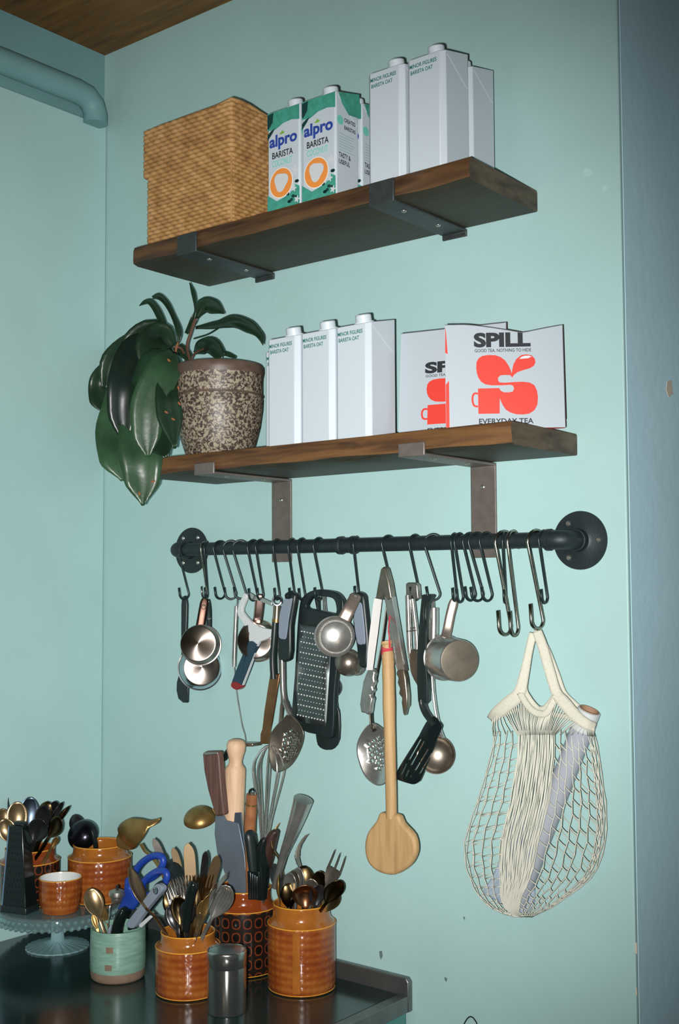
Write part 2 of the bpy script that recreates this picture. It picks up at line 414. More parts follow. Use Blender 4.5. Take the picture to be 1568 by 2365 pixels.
# ================================================================== SETTING
XL, XR, ZC = -0.7607, 0.5785, 1.1878 + ZO
struct('wall_back', M().box((XL-0.15, 0, 0), (XR, 0.0118, ZC+0.1)), WALL, bevel=0.0025)
struct('wall_right', M().box((XL-0.15, 0.012, 0), (XR, 2.6, ZC+0.1)), WALLR)
ZL = 1.0085 + ZO
struct('wall_left', M().box((XL-0.15, -3.2, 0), (XL, 0.0, ZL)), WALL, bevel=0.004)
struct('trim_1', M().box((XL-0.15, -3.2, ZL+0.0002), (XL-0.011, 0.0, ZC+0.1)), WALLB)
cl = struct('ceiling', M().box((XL-0.15, -3.4, ZC), (3.4, 0.15, ZC+0.16)), CEIL)


struct('wall_front', M().box((XL-0.15, -3.52, 0), (3.4, -3.4001, ZC)), mat('far_wall_paint', (196, 176, 146), 0.7))
struct('floor', M().box((XL-0.15, -3.4, -0.05), (3.4, 2.6, -0.0002)), FLOOR)
m = M()
pz = 1.056 + ZO; px_ = XL + 0.016
tub = [(px_, -3.0, pz), (px_, -0.4, pz), (px_, -0.11, pz), (px_, -0.078, pz-0.004), (px_, -0.058, pz-0.02), (px_, -0.05, pz-0.04), (px_, -0.05, pz-0.062)]
m.tube(tub, 0.029, n=20)
tag(obj('painted_pipe', m, WALLB, ang=60), 'thick painted pipe along the left wall under the ceiling, bent down at its end', 'pipe')
# flakes, chips and scuffs on the paint
def chip(pts, y, mt, par, nm='paint_chip', th=-0.0006):
    obj(nm, M().prism(pl(pts, y), (0, th, 0)), mt, par, flatshade=True)
wb_ = bpy.data.objects['wall_back']
SCUF = mat('scuff_grey', (96, 116, 112), 0.8)
for pts in ([(876, 2197), (882, 2196), (884, 2208), (880, 2216), (877, 2208)], [(1027, 2256), (1033, 2260), (1031, 2268), (1027, 2262)], [(1071, 2116), (1074, 2119), (1073, 2125), (1070, 2120)]):
    chip(pts, -0.0001, SCUF, wb_, 'scuff')
for pts in ([(1466, 2178), (1471, 2176), (1472, 2204), (1467, 2200)], [(1468, 2282), (1471, 2280), (1472, 2300), (1469, 2298)], [(1346, 395), (1352, 388), (1366, 392), (1370, 402), (1354, 408)], [(1390, 432), (1400, 428), (1404, 436), (1394, 442)]):
    chip(pts, -0.0001, mat('paint_flake', (170, 206, 202), 0.6) if pts[0][0] < 1440 else CHIP, wb_)
wr_ = bpy.data.objects['wall_right']
obj('paint_chip', M().prism([atx(1540, 880, XR), atx(1550, 878, XR), atx(1554, 910, XR), atx(1544, 918, XR), atx(1538, 900, XR)], (0.0006, 0, 0)), CHIP, wr_, flatshade=True)
m = M()
m.tube(spline([at(1068, 2372, -0.006), at(1078, 2354, -0.006), at(1087, 2348, -0.006), at(1096, 2355, -0.006), at(1102, 2372, -0.006), at(1096, 2420, -0.006)], 6), 0.0012, n=6)
tag(obj('wire_loop', m, BLKP), 'thin black wire loop low on the wall right of the worktop', 'wire')

# ================================================================== SHELVES
def shelf(nm, label, x0, x1, yf, zt, zb, brx, low):
    t = thing(nm, label, 'shelf', ((x0+x1)/2, 0, zb))
    m = M(); nx, rows = 36, []
    rnd = random.Random(int(x0*1000))
    prof = [(yf, zb+0.004), (yf-0.0015, zb+0.012), (yf-0.001, zt-0.008), (yf+0.003, zt), (yf*0.5, zt), (-0.004, zt), (-0.001, zt-0.003), (-0.001, zb+0.003), (-0.004, zb), (yf*0.5, zb), (yf+0.012, zb-0.0005)]
    ph = [rnd.random()*6 for _ in prof]
    for i in range(nx+1):
        x = x0 + (x1-x0)*i/nx; r = []
        for k, (y, z) in enumerate(prof):
            w = 0.0016 if k in (0, 1, 2, 10) else 0.0
            sag = 0
            r.append(Vector((x, y + w*sin(x*23+ph[k]) + w*0.6*sin(x*61+ph[k]), z + (w*0.8*sin(x*31+ph[k]) if k in (0, 10) else 0))))
        rows.append(r)
    m.grid(rows, closed=True); m.fan(rows[0]); m.fan(list(reversed(rows[-1])))
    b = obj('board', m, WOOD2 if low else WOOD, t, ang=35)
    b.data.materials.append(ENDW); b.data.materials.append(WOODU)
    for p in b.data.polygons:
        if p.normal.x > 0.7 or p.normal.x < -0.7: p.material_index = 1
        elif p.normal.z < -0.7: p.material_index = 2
    for bx in brx:
        w = 0.054; th = 0.005
        ht = 0.163 if low else 0.02
        poly = [(yf-0.0085, zt-0.012), (yf-0.0085, zb-th-0.001), (-0.0005, zb-th-0.001)]
        P = [(yf-0.0085, zb+0.024), (yf-0.0085, zb-th-0.0015), (-0.0003, zb-th-0.0015)]
        mm = M()
        outl = [(yf-0.009, zt-0.002 if not low else zb+0.017), (yf-0.009, zb-th-0.001)]
        if low: outl += [(-0.0003, zb-th-0.001), (-0.0003, zb-0.173), (-0.0003-th, zb-0.173), (-0.0003-th, zb-2*th-0.001)]
        # the strap is an L (upper shelf: upstand behind, hidden) bent from flat bar
        if low:
            loop = [(yf-0.009, zb+0.017), (yf-0.004, zb+0.017), (yf-0.004, zb-0.0012), (-0.0003, zb-0.0012), (-0.0003, zb-0.173), (-0.0003-th, zb-0.173), (-0.0003-th, zb-0.0012-th), (yf-0.009, zb-0.0012-th)]
        else:
            loop = [(yf-0.009, zt-0.004), (yf-0.004, zt-0.004), (yf-0.004, zb-0.0012), (-0.0003, zb-0.0012), (-0.0003, zb-0.0012-0.014), (-0.0003-th, zb-0.0012-0.014), (-0.0003-th, zb-0.0012-th), (yf-0.009, zb-0.0012-th)]
        mm.prism([(bx, y, z) for y, z in loop], (w, 0, 0))
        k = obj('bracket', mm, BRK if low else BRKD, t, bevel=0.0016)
        sc = [((bx+w*0.62, yf*0.78, zb-0.0012-th), (0, 0, -1)), ((bx+w*0.62, yf*0.3, zb-0.0012-th), (0, 0, -1))]
        if low: sc.append(((bx+w*0.5, -0.0003-th, zb-0.044), (0, -1, 0)))
        for c, ax in sc:
            obj('screw', M().lathe([(0, 0.0025), (0.003, 0.0022), (0.0048, 0.0008), (0.005, 0)], c, ax, 12), SCREW, k)
    return t
Z1T, Z1B, Z2T, Z2B = 0.5917+ZO, 0.5529+ZO, 0.1477+ZO, 0.1102+ZO
YF = -0.2245
shelf('wall_shelf', 'upper wooden plank shelf with basket and cartons, on two steel straps', -0.4057, 0.4193, YF, Z1T, Z1B, (at(914, 470, -0.2245).x-0.052, at(440, 590, -0.2245).x-0.058+0.028), False)
shelf('wall_shelf', 'lower brown plank shelf carrying the plant and tea pouches on two steel brackets', -0.3831, 0.4896, YF+0.003, Z2T, Z2B, (-0.2186, 0.2735), True)

# ================================================================== CARTONS
def carton(root, w, d, hf, hb, ch, body_mat, front_extra=None):
    """brick carton, front face on local y=0, slanted top, chamfered front corners; local x 0..w, depth +y"""
    o = worg(root)
    def L(x, y, z): return o + Vector((x, y, z))
    lo = [(ch, 0), (w-ch, 0), (w, ch), (w, d), (0, d), (0, ch)]
    m = M(); zt = lambda y: hf + (hb-hf)*y/d
    m.add([L(x, y, 0) for x, y in lo] + [L(x, y, zt(y)) for x, y in lo],
          [tuple(range(5, -1, -1)), tuple(range(6, 12))] + [(i, (i+1) % 6, 6+(i+1) % 6, 6+i) for i in range(6)])
    b = obj('carton_body', m, body_mat, root, bevel=0.0012)
    # folded ear on the right side
    m = M().tube([L(w, ch+0.003, hf-0.004), L(w, d*0.80, zt(d)-0.056), L(w, d-0.002, zt(d)-0.062)], 0.0006, n=5)
    obj('fold_crease', m, body_mat, root)
    # screw cap on the slanted top
    ax = Vector((0, -(hb-hf), d)).normalized()
    c = L(w*0.62, 0.026, zt(0.026))
    m = M().lathe([(0.018, -0.001), (0.018, 0.003), (0.0145, 0.0032), (0.0145, 0.014), (0.013, 0.0158), (0, 0.016)], c, ax, 28)
    obj('cap', m, CAPM, root, ang=30)
    return b
Xd, Zd = Vector((1, 0, 0)), Vector((0, 0, 1))
YC = -0.2145
# white oat cartons
def oat(loc, label, grp=None):
    t = thing('oat_milk_carton', label, 'carton', loc, grp)
    carton(t, 0.0795, 0.0775, 0.2015, 0.2195, 0.0085, CARD)
    o = Vector(loc)
    word('lettering', 'MINOR FIGURES', INKG, t, o + Vector((0.010, -0.0006, 0.1845)), Xd, Zd, 0.056, 0.0072, bold=0.02)
    word('lettering', 'BARISTA OAT', INKG, t, o + Vector((0.012, -0.0006, 0.1735)), Xd, Zd, 0.046, 0.0072, bold=0.02)
    return t
c0 = oat((0.1985, YC, Z1T), 'white oat milk carton next to the coconut cartons, upper shelf')
dup(c0, (0.2835, YC, Z1T), 'white oat milk carton at the front right corner of the upper shelf')
dup(c0, (0.2840, YC+0.0835, Z1T), 'white oat milk carton standing behind another near the wall, upper shelf')
dup(c0, (-0.0435, YC, Z2T), 'white oat milk carton in front, nearest the plant pot, lower shelf')
dup(c0, (0.0390, YC, Z2T), 'middle of the three front oat milk cartons on the lower shelf')
dup(c0, (0.1215, YC, Z2T), 'white oat milk carton beside the rear tea pouch, lower shelf')
dup(c0, (-0.1275, YC+0.0845, Z2T), 'white oat milk carton peeking out behind the front ones beside the pot')
# teal and white coconut cartons
def coco(loc, label):
    t = thing('coconut_drink_carton', label, 'carton', loc)
    w, d, hf, hb = 0.081, 0.0655, 0.1925, 0.2075
    o = Vector(loc)
    carton(t, w, d, hf, hb, 0.003, CARD)
    F = lambda x, z, e=0.0005: o + Vector((x, -e, z))
    Rr = lambda y, z, e=0.0005: o + Vector((w+e+0.0004, y, z))
    def shape(nm, pts, mt, fn=F, e=0.0005, par=t):
        return obj(nm, M().fan([fn(a, b, e) for a, b in pts]), mt, par, flatshade=True)
    w2 = w-0.0005
    shape('teal_band', [(0.0005, hf-0.001), (w2, hf-0.001), (w2, hf-0.03), (w*0.75, hf-0.026), (w*0.5, hf-0.028), (w*0.25, hf-0.036), (0.0005, hf-0.034)], TEALC)
    for a in ([(0.001, hf-0.004), (0.016, hf-0.002), (0.014, hf-0.02), (0.004, hf-0.032), (0.001, hf-0.03)], [(0.001, hf-0.042), (0.010, hf-0.036), (0.020, hf-0.033), (0.014, hf-0.041), (0.001, hf-0.054)]):
        shape('palm_leaf', a, DTEAL, e=0.0007)
    # foot of the front: teal splash, beans, blossoms
    shape('teal_splash', [(0.0005, 0.0005), (w2, 0.0005), (w2, 0.036), (w*0.85, 0.042), (w*0.7, 0.026), (w*0.3, 0.018), (0.12*w, 0.028), (0.0005, 0.034)], TEALC)
    for i in range(9):
        cx, cz = w*(0.62+0.34*random.random()), 0.006+0.05*random.random()
        shape('coffee_bean', circ(cx, cz, 0.0042, 8, 0.0032), DTEAL, e=0.0009)
    for cx, cz, r in ((w*0.86, 0.068, 0.010), (w*0.83, 0.034, 0.007), (w*0.92, 0.012, 0.007)):
        shape('blossom', [(cx + r*(0.7+0.3*cos(5*a))*cos(a), cz + r*(0.7+0.3*cos(5*a))*sin(a)) for a in [2*pi*i/30 for i in range(30)]], INKW, e=0.0011)
    shape('cup_rim', circ(w*0.44, 0.051, 0.0292, 36), mat('cup_white', (232, 226, 214), 0.6), e=0.0012)
    shape('coffee', circ(w*0.44, 0.051, 0.0275, 36), INKO, e=0.0014)
    shape('milk_foam', [(w*0.44 + r*cos(a), 0.053 + r*sin(a)*1.05) for a, r in [(2*pi*i/36, 0.0165 + 0.0022*sin(6*pi*i/36+0.5)) for i in range(36)]], INKW, e=0.0016)
    word('lettering', 'alpro', INKBL, t, F(0.006, 0.116, 0.0009), Xd, Zd, 0.069, 0.030, bold=0.035)
    shape('leaf_mark', [(0.030, 0.146), (0.035, 0.1475), (0.0385, 0.152), (0.041, 0.148), (0.046, 0.1475), (0.042, 0.1445), (0.038, 0.144), (0.034, 0.1445)], INKLEAF, e=0.0009)
    word('lettering', 'BARISTA', INKK, t, F(0.013, 0.1005, 0.0009), Xd, Zd, 0.052, 0.0125, bold=0.02)
    word('lettering', 'COCONUT', INKT, t, F(0.013, 0.0845, 0.0009), Xd, Zd, 0.050, 0.0125, bold=0.01)
    # right side
    Yd = Vector((0, 1, 0)); zt = lambda y: hf + (hb-hf)*y/d
    shape('teal_side', [(0.003, hf-0.002), (d-0.0005, zt(d)-0.002), (d-0.0005, hf-0.033), (d*0.5, hf-0.036), (d*0.2, hf-0.02)], TEALC, Rr, e=0.004)
    obj('side_lines', sum_lines(o, w, d), mat('ink_grey', (150, 178, 176), 0.7), t, flatshade=True)
    word('lettering', 'CREATED', INKK, t, Rr(0.024, 0.142), Yd, Zd, 0.033, 0.0075, bold=0.02)
    word('lettering', 'BARISTAS', INKK, t, Rr(0.024, 0.128), Yd, Zd, 0.033, 0.0075, bold=0.02)
    word('lettering', 'TASTY &', INKK, t, Rr(0.008, 0.073), Yd, Zd, 0.034, 0.0095, bold=0.02)
    word('lettering', 'USEFUL', INKK, t, Rr(0.008, 0.061), Yd, Zd, 0.032, 0.0085, bold=0.02)
    shape('round_mark', circ(0.012, 0.142, 0.009, 20), INKT, Rr)
    return t
def sum_lines(o, w, d):
    m = M()
    for i in range(7):
        z = 0.118 - i*0.005
        m.add([o + Vector((w+0.0009, a, b)) for a, b in ((0.008, z), (d-0.012-0.004*(i % 3), z), (d-0.012-0.004*(i % 3), z-0.0016), (0.008, z-0.0016))], [(0, 1, 2, 3)])
    return m
k0 = coco((-0.0385, YC, Z1T), 'coconut drink carton at the front beside the woven basket')
dup(k0, (0.0475, YC, Z1T), 'coconut drink carton showing its front and whole side panel, upper shelf')
dup(k0, (0.0500, YC+0.0735, Z1T), 'coconut drink carton behind, mostly hidden by the white oat carton')

# ================================================================== BASKET
bx0, bx1, by0, by1 = -0.3705, -0.1315, -0.2165, -0.012
zb0, zs, zt1 = Z1T+0.0005, 0.760+ZO, 0.836+ZO
bk = thing('woven_basket', 'square woven straw basket with a deep lid, left end of the upper shelf', 'basket', ((bx0+bx1)/2, (by0+by1)/2, zb0))
def ringpath(e, z, n_side=26, rc=0.006):
    x0, x1, y0, y1 = bx0-e, bx1+e, by0-e, by1+e; out = []
    cs = [(x1-rc, y1-rc, 0), (x0+rc, y1-rc, pi/2), (x0+rc, y0+rc, pi), (x1-rc, y0+rc, 3*pi/2)]
    for cx, cy, a0 in cs:
        for i in range(4):
            a = a0 + i*pi/8; out.append((cx + rc*cos(a), cy + rc*sin(a)))
    res = []
    for i in range(len(out)):
        a, b = out[i], out[(i+1) % len(out)]; d = math.hypot(b[0]-a[0], b[1]-a[1])
        k = max(1, int(d/0.0052))
        for j in range(k): res.append(((a[0]+(b[0]-a[0])*j/k), a[1]+(b[1]-a[1])*j/k))
    return res
def weave(part, z0, z1, e, rows, top_tilt=0.0, wave=0.0):
    for r in range(rows):
        z = z0 + (z1-z0)*(r+0.5)/rows; p = ringpath(e, z); n = len(p); m = M(); rr = (z1-z0)/rows*0.56
        cxm, cym = (bx0+bx1)/2, (by0+by1)/2; pts = []
        for i, (x, y) in enumerate(p):
            s = 0.0011*(1 if (i//2 + r) % 2 else -1)
            d = Vector((x-cxm, y-cym, 0)); d = Vector((math.copysign(1, d.x) if abs(d.x)/(bx1-bx0) > abs(d.y)/(by1-by0) else 0, math.copysign(1, d.y) if abs(d.x)/(bx1-bx0) <= abs(d.y)/(by1-by0) else 0, 0))
            f = (r+0.5)/rows
            dz = top_tilt*f*(1 if x > bx0+0.05 else ((x-bx0)/0.05)) + wave*f*sin((x-bx0)*22)
            pts.append(Vector((x, y, z+dz)) + d*s)
        m.tube(pts, rr, n=6, closed=True); obj('woven_row', m, WICK, part, ang=180)
bm_ = M().box((bx0+0.001, by0+0.001, zb0), (bx1-0.001, by1-0.001, zs))
bd = obj('basket_body', bm_, WICK, bk); weave(bd, zb0+0.002, zs-0.002, 0.0, 20)
lm = M(); e = 0.0055
lm.box((bx0-e+0.001, by0-e+0.001, zs-0.028), (bx1+e-0.001, by1+e-0.001, zt1-0.006))
lid = obj('lid', lm, WICK, bk); weave(lid, zs-0.028, zt1-0.004, e, 11, wave=0.0012)
m = M(); rows = []
for j in range(9):
    y = by0-e + (by1-by0+2*e)*j/8
    rows.append([Vector((bx0-e + (bx1-bx0+2*e)*i/16, y, zt1-0.004 + 0.004*sin(i*0.9)*sin(j*1.1) + 0.004*max(0, (i-13)/3) - 0.003*max(0, (3-i)/3))) for i in range(17)])
m.grid(rows); obj('lid_top', m, WICK, lid, solid=0.005)
obj('corner_cord', M().tube(spline([(bx1+e*0.7, by0-e*0.7, z) for z in (zt1-0.002, zs-0.025)] , 4), 0.0022, n=6), WICK, lid)
obj('corner_cord', M().tube(spline([(bx1+0.0003, by0-0.0003, zb0+0.003), (bx1+0.0012, by0-0.0012, (zb0+zs)/2), (bx1+0.0003, by0-0.0003, zs-0.03)], 6), 0.0022, n=6), WICK, bd)

# ================================================================== TEA POUCHES
LOGO_S = [(880,715),(862,690),(800,686),(745,690),(718,715),(716,745),(735,765),(790,770),(900,764),(1000,762),(1080,772),(1135,800),(1165,860),(1174,930),(1165,1010),(1130,1070),(1070,1105),(1000,1114),(920,1110),(850,1090),(800,1060),(765,1010),(742,960),(733,935),(728,1100),(482,1100),(482,828),(728,826),(745,855),(780,872),(840,874),(885,866),(900,835),(890,805),(860,793),(760,797),(640,796),(570,785),(520,755),(488,710),(472,660),(465,600),(472,540),(495,500),(540,475),(610,467),(690,470),(750,490),(805,530),(845,590),(868,640),(876,672),(886,620),(900,570),(935,515),(990,475),(1050,467),(1110,478),(1148,515),(1155,555),(1135,592),(1090,618),(1020,635),(950,655),(905,685)]
def pouch(label, p0, p1, ht, tilt, dip, gusset):
    """paper pouch standing between two floor points, leaning back"""
    p0, p1 = Vector(p0), Vector(p1); xd = (p1-p0).normalized(); w = (p1-p0).length
    nrm = Vector((xd.y, -xd.x, 0)); up = (Zd*cos(tilt) - nrm*sin(tilt)).normalized()
    fn = xd.cross(up); fn = fn if fn.dot(nrm) > 0 else -fn
    t = thing('tea_pouch', label, 'pouch', (p0+p1)/2)
    G = lambda u, v, e=0.0: p0 + xd*(u*w) + up*(v*ht) + fn*e
    nu, nv = 20, 14
    front, back = [], []
    for j in range(nv+1):
        v = j/nv
        top = lambda u: 1.0 + dip(u)*v**3
        a = [G(i/nu, v*top(i/nu), 0.0) for i in range(nu+1)]
        th = 0.020*(1-v)**0.8 + 0.003
        b = [G(i/nu, v*top(i/nu), 0.0) - nrm*(th*(sin(pi*min(1, max(0, i/nu)))**0.5*0.5+0.5)) for i in range(nu+1)]
        front.append(a); back.append(b)
    m = M().grid(front); obj('front_panel', m, PAPER, t, ang=60)
    m = M().grid([list(reversed(r)) for r in back]); obj('back_panel', m, mat('pouch_red', (226, 70, 58), 0.5), t, ang=60)
    m = M()
    m.grid([[front[j][0], back[j][0]] for j in range(nv+1)]); m.grid([[back[j][-1], front[j][-1]] for j in range(nv+1)]); m.grid([front[-1], back[-1]]); m.grid([back[0], front[0]])
    obj('side_gusset', m, mat('pouch_red', (226, 70, 58), 0.5), t, ang=60)
    m = M().tube([p + fn*0.0004 for p in front[-1]] + [front[j][-1] + fn*0.0004 for j in range(nv-1, 0, -1)], 0.0007, n=5); obj('sealed_edge', m, mat('pouch_edge', (96, 100, 106), 0.6), t)
    return t, G, w
# map of the printed front: crop (1010,740) pixels -> (u, v) on the panel
def prints(t, G, w, ht, U, V):
    e = 0.0007
    def poly(nm, pts, mt, ee=e): obj(nm, M().fan([G(U(a), V(b), ee) for a, b in pts]), mt, t, flatshade=True)
    def wd(s, x0, y0, x1, y1, mt, **k):
        vs, fs = text2d(s, **k); m = M().add([G(U(x0+(x1-x0)*a), V(y1+(y0-y1)*b), e) for a, b in vs], fs); obj('lettering', m, mt, t, flatshade=True)
    wd('SPILL', 442, 222, 1104, 384, INKK, bold=0.05)
    wd('GOOD TEA. NOTHING TO HIDE', 452, 400, 1108, 436, INKK, bold=0.01)
    wd('EVERYDAY TEA', 488, 1152, 1116, 1210, INKK, bold=0.02)
    obj('emblem', M().fan([G(U(a), V(b), e) for a, b in LOGO_S]), INKR, t, flatshade=True)
    poly('emblem_glint', [(968, 516), (990, 496), (1030, 482), (1080, 482), (1112, 494), (1070, 510), (1010, 514)], INKW, e*1.6)
    hnd = spline([(480, 884), (440, 882), (418, 920), (420, 980), (440, 1015), (480, 1022)], 6)
    m = M().tube([G(U(p[0]), V(p[1]), e) for p in hnd], 0.0019, n=6, flat=0.25, up=tuple(G(0, 0, 1)-G(0, 0, 0)))
    obj('emblem_handle', m, INKR, t)
P0 = at(1030, 988, -0.205); P0.z = Z2T+0.0005
P1 = atz(1306, 996, Z2T+0.0005); P1 = at(1306, 996, -0.092); P1.z = Z2T+0.0005
PT = [0.0]
def dipf(u): return -0.09*max(0.0, 1-abs(u-0.66)/0.5)**1.3 + 0.0*u
t, G, w = pouch('front white tea pouch with a complete red mug emblem, right end of lower shelf', P0, P1, 0.180, 0.10, dipf, True)
t_front = t
obj('red_edge', M().fan([G(a, b, 0.0006) for a, b in ((0.001, 0.002), (0.030, 0.002), (0.030, 0.46), (0.003, 0.42))]), INKR, t, flatshade=True)
obj('red_edge', M().fan([G(a, b, 0.0006) for a, b in ((0.001, 0.73), (0.022, 0.715), (0.010, 0.93), (0.004, 0.985))]), INKR, t, flatshade=True)
prints(t, G, w, 0.180, lambda a: (a-105)/(1480-105), lambda b: 0.982-(b-150)/(1275-150))
Q0 = at(920, 1000, -0.150); Q0.z = Z2T+0.0005
Q1 = at(1166, 1000, -0.108); Q1.z = Z2T+0.0005
t, G, w = pouch('rear tea pouch half hidden behind the front pouch and the oat carton', Q0, Q1, 0.192, 0.08, lambda u: 0.0, False)
prints(t, G, w, 0.192, lambda a: 0.245 + (a-442)/662*0.54, lambda b: 0.70-(b-222)/988*0.66)

# ================================================================== POTTED PLANT
PC = Vector((-0.257, -0.122, Z2T+0.0006))
pl_t = thing('potted_plant', 'dark green broad-leaved plant in a speckled brown ceramic pot, left on lower shelf', 'plant', PC)
KP = 0.0915/0.1035
prof = [(0.0, 0.0), (0.070, 0.0), (0.076, 0.004), (0.086, 0.03), (0.096, 0.065), (0.1015, 0.10), (0.1025, 0.118), (0.1005, 0.126), (0.1015, 0.13), (0.1015, 0.158), (0.103, 0.172), (0.1035, 0.184), (0.101, 0.188), (0.094, 0.187), (0.092, 0.172), (0.09, 0.165)]
obj('pot', M().lathe([(a*KP, b) for a, b in prof], PC, n=56), POT, pl_t, ang=50)
obj('pot_rim', M().lathe([(a*KP, b) for a, b in [(0.1030, 0.168), (0.1046, 0.176), (0.1046, 0.185), (0.101, 0.1895), (0.0935, 0.1885), (0.0915, 0.175)]], PC, n=56), POTR, pl_t, ang=60)
obj('groove', M().tube([PC + Vector((0.0898*cos(a), 0.0898*sin(a), 0.127)) for a in [2*pi*i/56 for i in range(56)]], 0.0022, n=6, closed=True), POTR, pl_t)
obj('soil', M().lathe([(0.0915*KP, 0.168), (0.05, 0.172), (0, 0.174)], PC, n=24), SOIL, pl_t)
def leaf(spine, widths, fold=0.25, mt=None, face=None, nm='leaf', wav=0.0, notch=None):
    """leaf blade: spine of (px, py, y); widths (half, metres) along it"""
    P = spline([at(*p) for p in spine], 5); n = len(P); rows = []
    W = [widths[min(int(i/(n-1)*(len(widths)-1)), len(widths)-2)] for i in range(n)]
    def wid(t):
        k = t*(len(widths)-1); a = min(int(k), len(widths)-2); f = k-a; f = f*f*(3-2*f); return widths[a]*(1-f)+widths[a+1]*f
    for i in range(n):
        t = (P[min(i+1, n-1)] - P[max(i-1, 0)]).normalized()
        fc = Vector(face) if face else tocam(P[i]); side = t.cross(fc).normalized(); nrm = side.cross(t)
        w = max(0.0006, wid(i/(n-1))); r = []
        for k in (-1, -0.66, -0.33, 0, 0.33, 0.66, 1):
            r.append(P[i] + side*(w*k) + nrm*(fold*w*abs(k) - 0.0015*(k == 0) + wav*sin(i*0.9+k*2)*abs(k)))
        rows.append(r)
    return obj(nm, M().grid(rows), mt or LEAF, pl_t, solid=0.0009, ang=180)
def stem(pts, r, mt=STEM):
    m = M(); tpx(m, pts, r, n=7); return obj('stem', m, mt, pl_t)
y0 = -0.118
# drooping leaves on the left, back ones first
leaf([(405, 820, -0.10), (350, 800, -0.11), (300, 850, -0.115), (252, 856, -0.12), (232, 885, -0.12), (238, 925, -0.12), (247, 956, -0.12)], [0.012, 0.03, 0.03, 0.022, 0.026, 0.030, 0.004], 0.3)
leaf([(390, 810, -0.09), (335, 800, -0.10), (285, 838, -0.10), (245, 870, -0.10), (232, 905, -0.10), (252, 945, -0.10)], [0.01, 0.03, 0.036, 0.026, 0.026, 0.006], -0.3)
leaf([(395, 825, -0.13), (355, 775, -0.15), (315, 805, -0.165), (300, 880, -0.175), (285, 960, -0.18), (290, 1022, -0.18)], [0.012, 0.034, 0.036, 0.034, 0.026, 0.004], 0.35)
leaf([(350, 800, -0.14), (295, 850, -0.18), (280, 920, -0.215), (270, 1000, -0.24), (282, 1060, -0.247), (290, 1110, -0.245)], [0.01, 0.026, 0.034, 0.044, 0.046, 0.010], 0.12, LEAF2)
leaf([(360, 790, -0.15), (325, 870, -0.20), (320, 960, -0.235), (325, 1050, -0.252), (328, 1110, -0.252), (330, 1168, -0.252)], [0.01, 0.034, 0.04, 0.044, 0.036, 0.003], 0.18, LEAF2, wav=0.002)
leaf([(390, 815, -0.17), (362, 850, -0.215), (355, 930, -0.232), (364, 1000, -0.238), (384, 1056, -0.243)], [0.014, 0.040, 0.050, 0.046, 0.006], 0.10, LEAF)
leaf([(356, 776, -0.17), (308, 812, -0.225), (288, 880, -0.266), (282, 950, -0.270), (290, 1026, -0.262)], [0.010, 0.030, 0.034, 0.030, 0.005], 0.2, mat('leaf_front', (22, 36, 30), 0.32, var=0.3, vscale=18))
leaf([(400, 812, -0.19), (380, 850, -0.232), (345, 930, -0.262), (338, 1000, -0.266), (342, 1056, -0.262)], [0.012, 0.034, 0.036, 0.030, 0.004], 0.12, LEAF2)
leaf([(400, 800, -0.14), (372, 775, -0.17), (350, 800, -0.2), (340, 870, -0.215)], [0.01, 0.028, 0.034, 0.010], 0.3, LEAF)
leaf([(405, 830, -0.19), (385, 900, -0.234), (392, 960, -0.238), (404, 1036, -0.240)], [0.008, 0.022, 0.026, 0.003], 0.2, LEAF)
leaf([(385, 805, -0.15), (320, 790, -0.16), (265, 835, -0.17), (245, 900, -0.18)], [0.012, 0.026, 0.030, 0.012], 0.25, LEAF)
# upright curling leaves
leaf([(384, 792, -0.118), (380, 760, -0.12), (366, 724, -0.12), (350, 700, -0.12), (337, 697, -0.12), (322, 706, -0.12)], [0.006, 0.0075, 0.008, 0.007, 0.005, 0.001], 0.45)
leaf([(411, 792, -0.125), (413, 765, -0.125), (399, 728, -0.125), (384, 700, -0.125), (367, 685, -0.125), (352, 687, -0.125)], [0.003, 0.0065, 0.005, 0.006, 0.007, 0.003], 0.4)
leaf([(430, 770, -0.115), (448, 738, -0.115), (452, 715, -0.115), (447, 680, -0.115), (438, 653, -0.115)], [0.004, 0.008, 0.003, 0.0045, 0.001], 0.4)
leaf([(455, 735, -0.12), (472, 705, -0.12), (496, 710, -0.12), (518, 724, -0.12)], [0.003, 0.016, 0.016, 0.002], 0.35)
leaf([(452, 757, -0.12), (500, 750, -0.13), (540, 742, -0.14), (575, 755, -0.15), (600, 775, -0.155), (607, 797, -0.155)], [0.003, 0.008, 0.013, 0.013, 0.007, 0.001], 0.4)
leaf([(450, 815, -0.10), (470, 800, -0.12), (490, 800, -0.13), (512, 826, -0.14)], [0.004, 0.016, 0.018, 0.012], 0.3)
leaf([(500, 812, -0.10), (525, 818, -0.09), (545, 826, -0.085)], [0.003, 0.005, 0.003], 0.3)
leaf([(412, 800, -0.118), (426, 815, -0.118), (440, 830, -0.118)], [0.008, 0.012, 0.008], 0.3)
stem([(440, 836, -0.118), (432, 800, -0.118), (440, 770, -0.117), (452, 735, -0.117)], 0.0034)
stem([(408, 838, -0.125), (406, 812, -0.125), (411, 790, -0.125)], 0.0022, LBROWN)
stem([(448, 782, -0.118), (480, 772, -0.12), (505, 757, -0.13)], 0.0018, LEAF)
stem([(430, 836, -0.118), (420, 806, -0.118), (398, 800, -0.13)], 0.003)
stem([(440, 836, -0.112), (450, 816, -0.112), (470, 806, -0.118)], 0.0024)
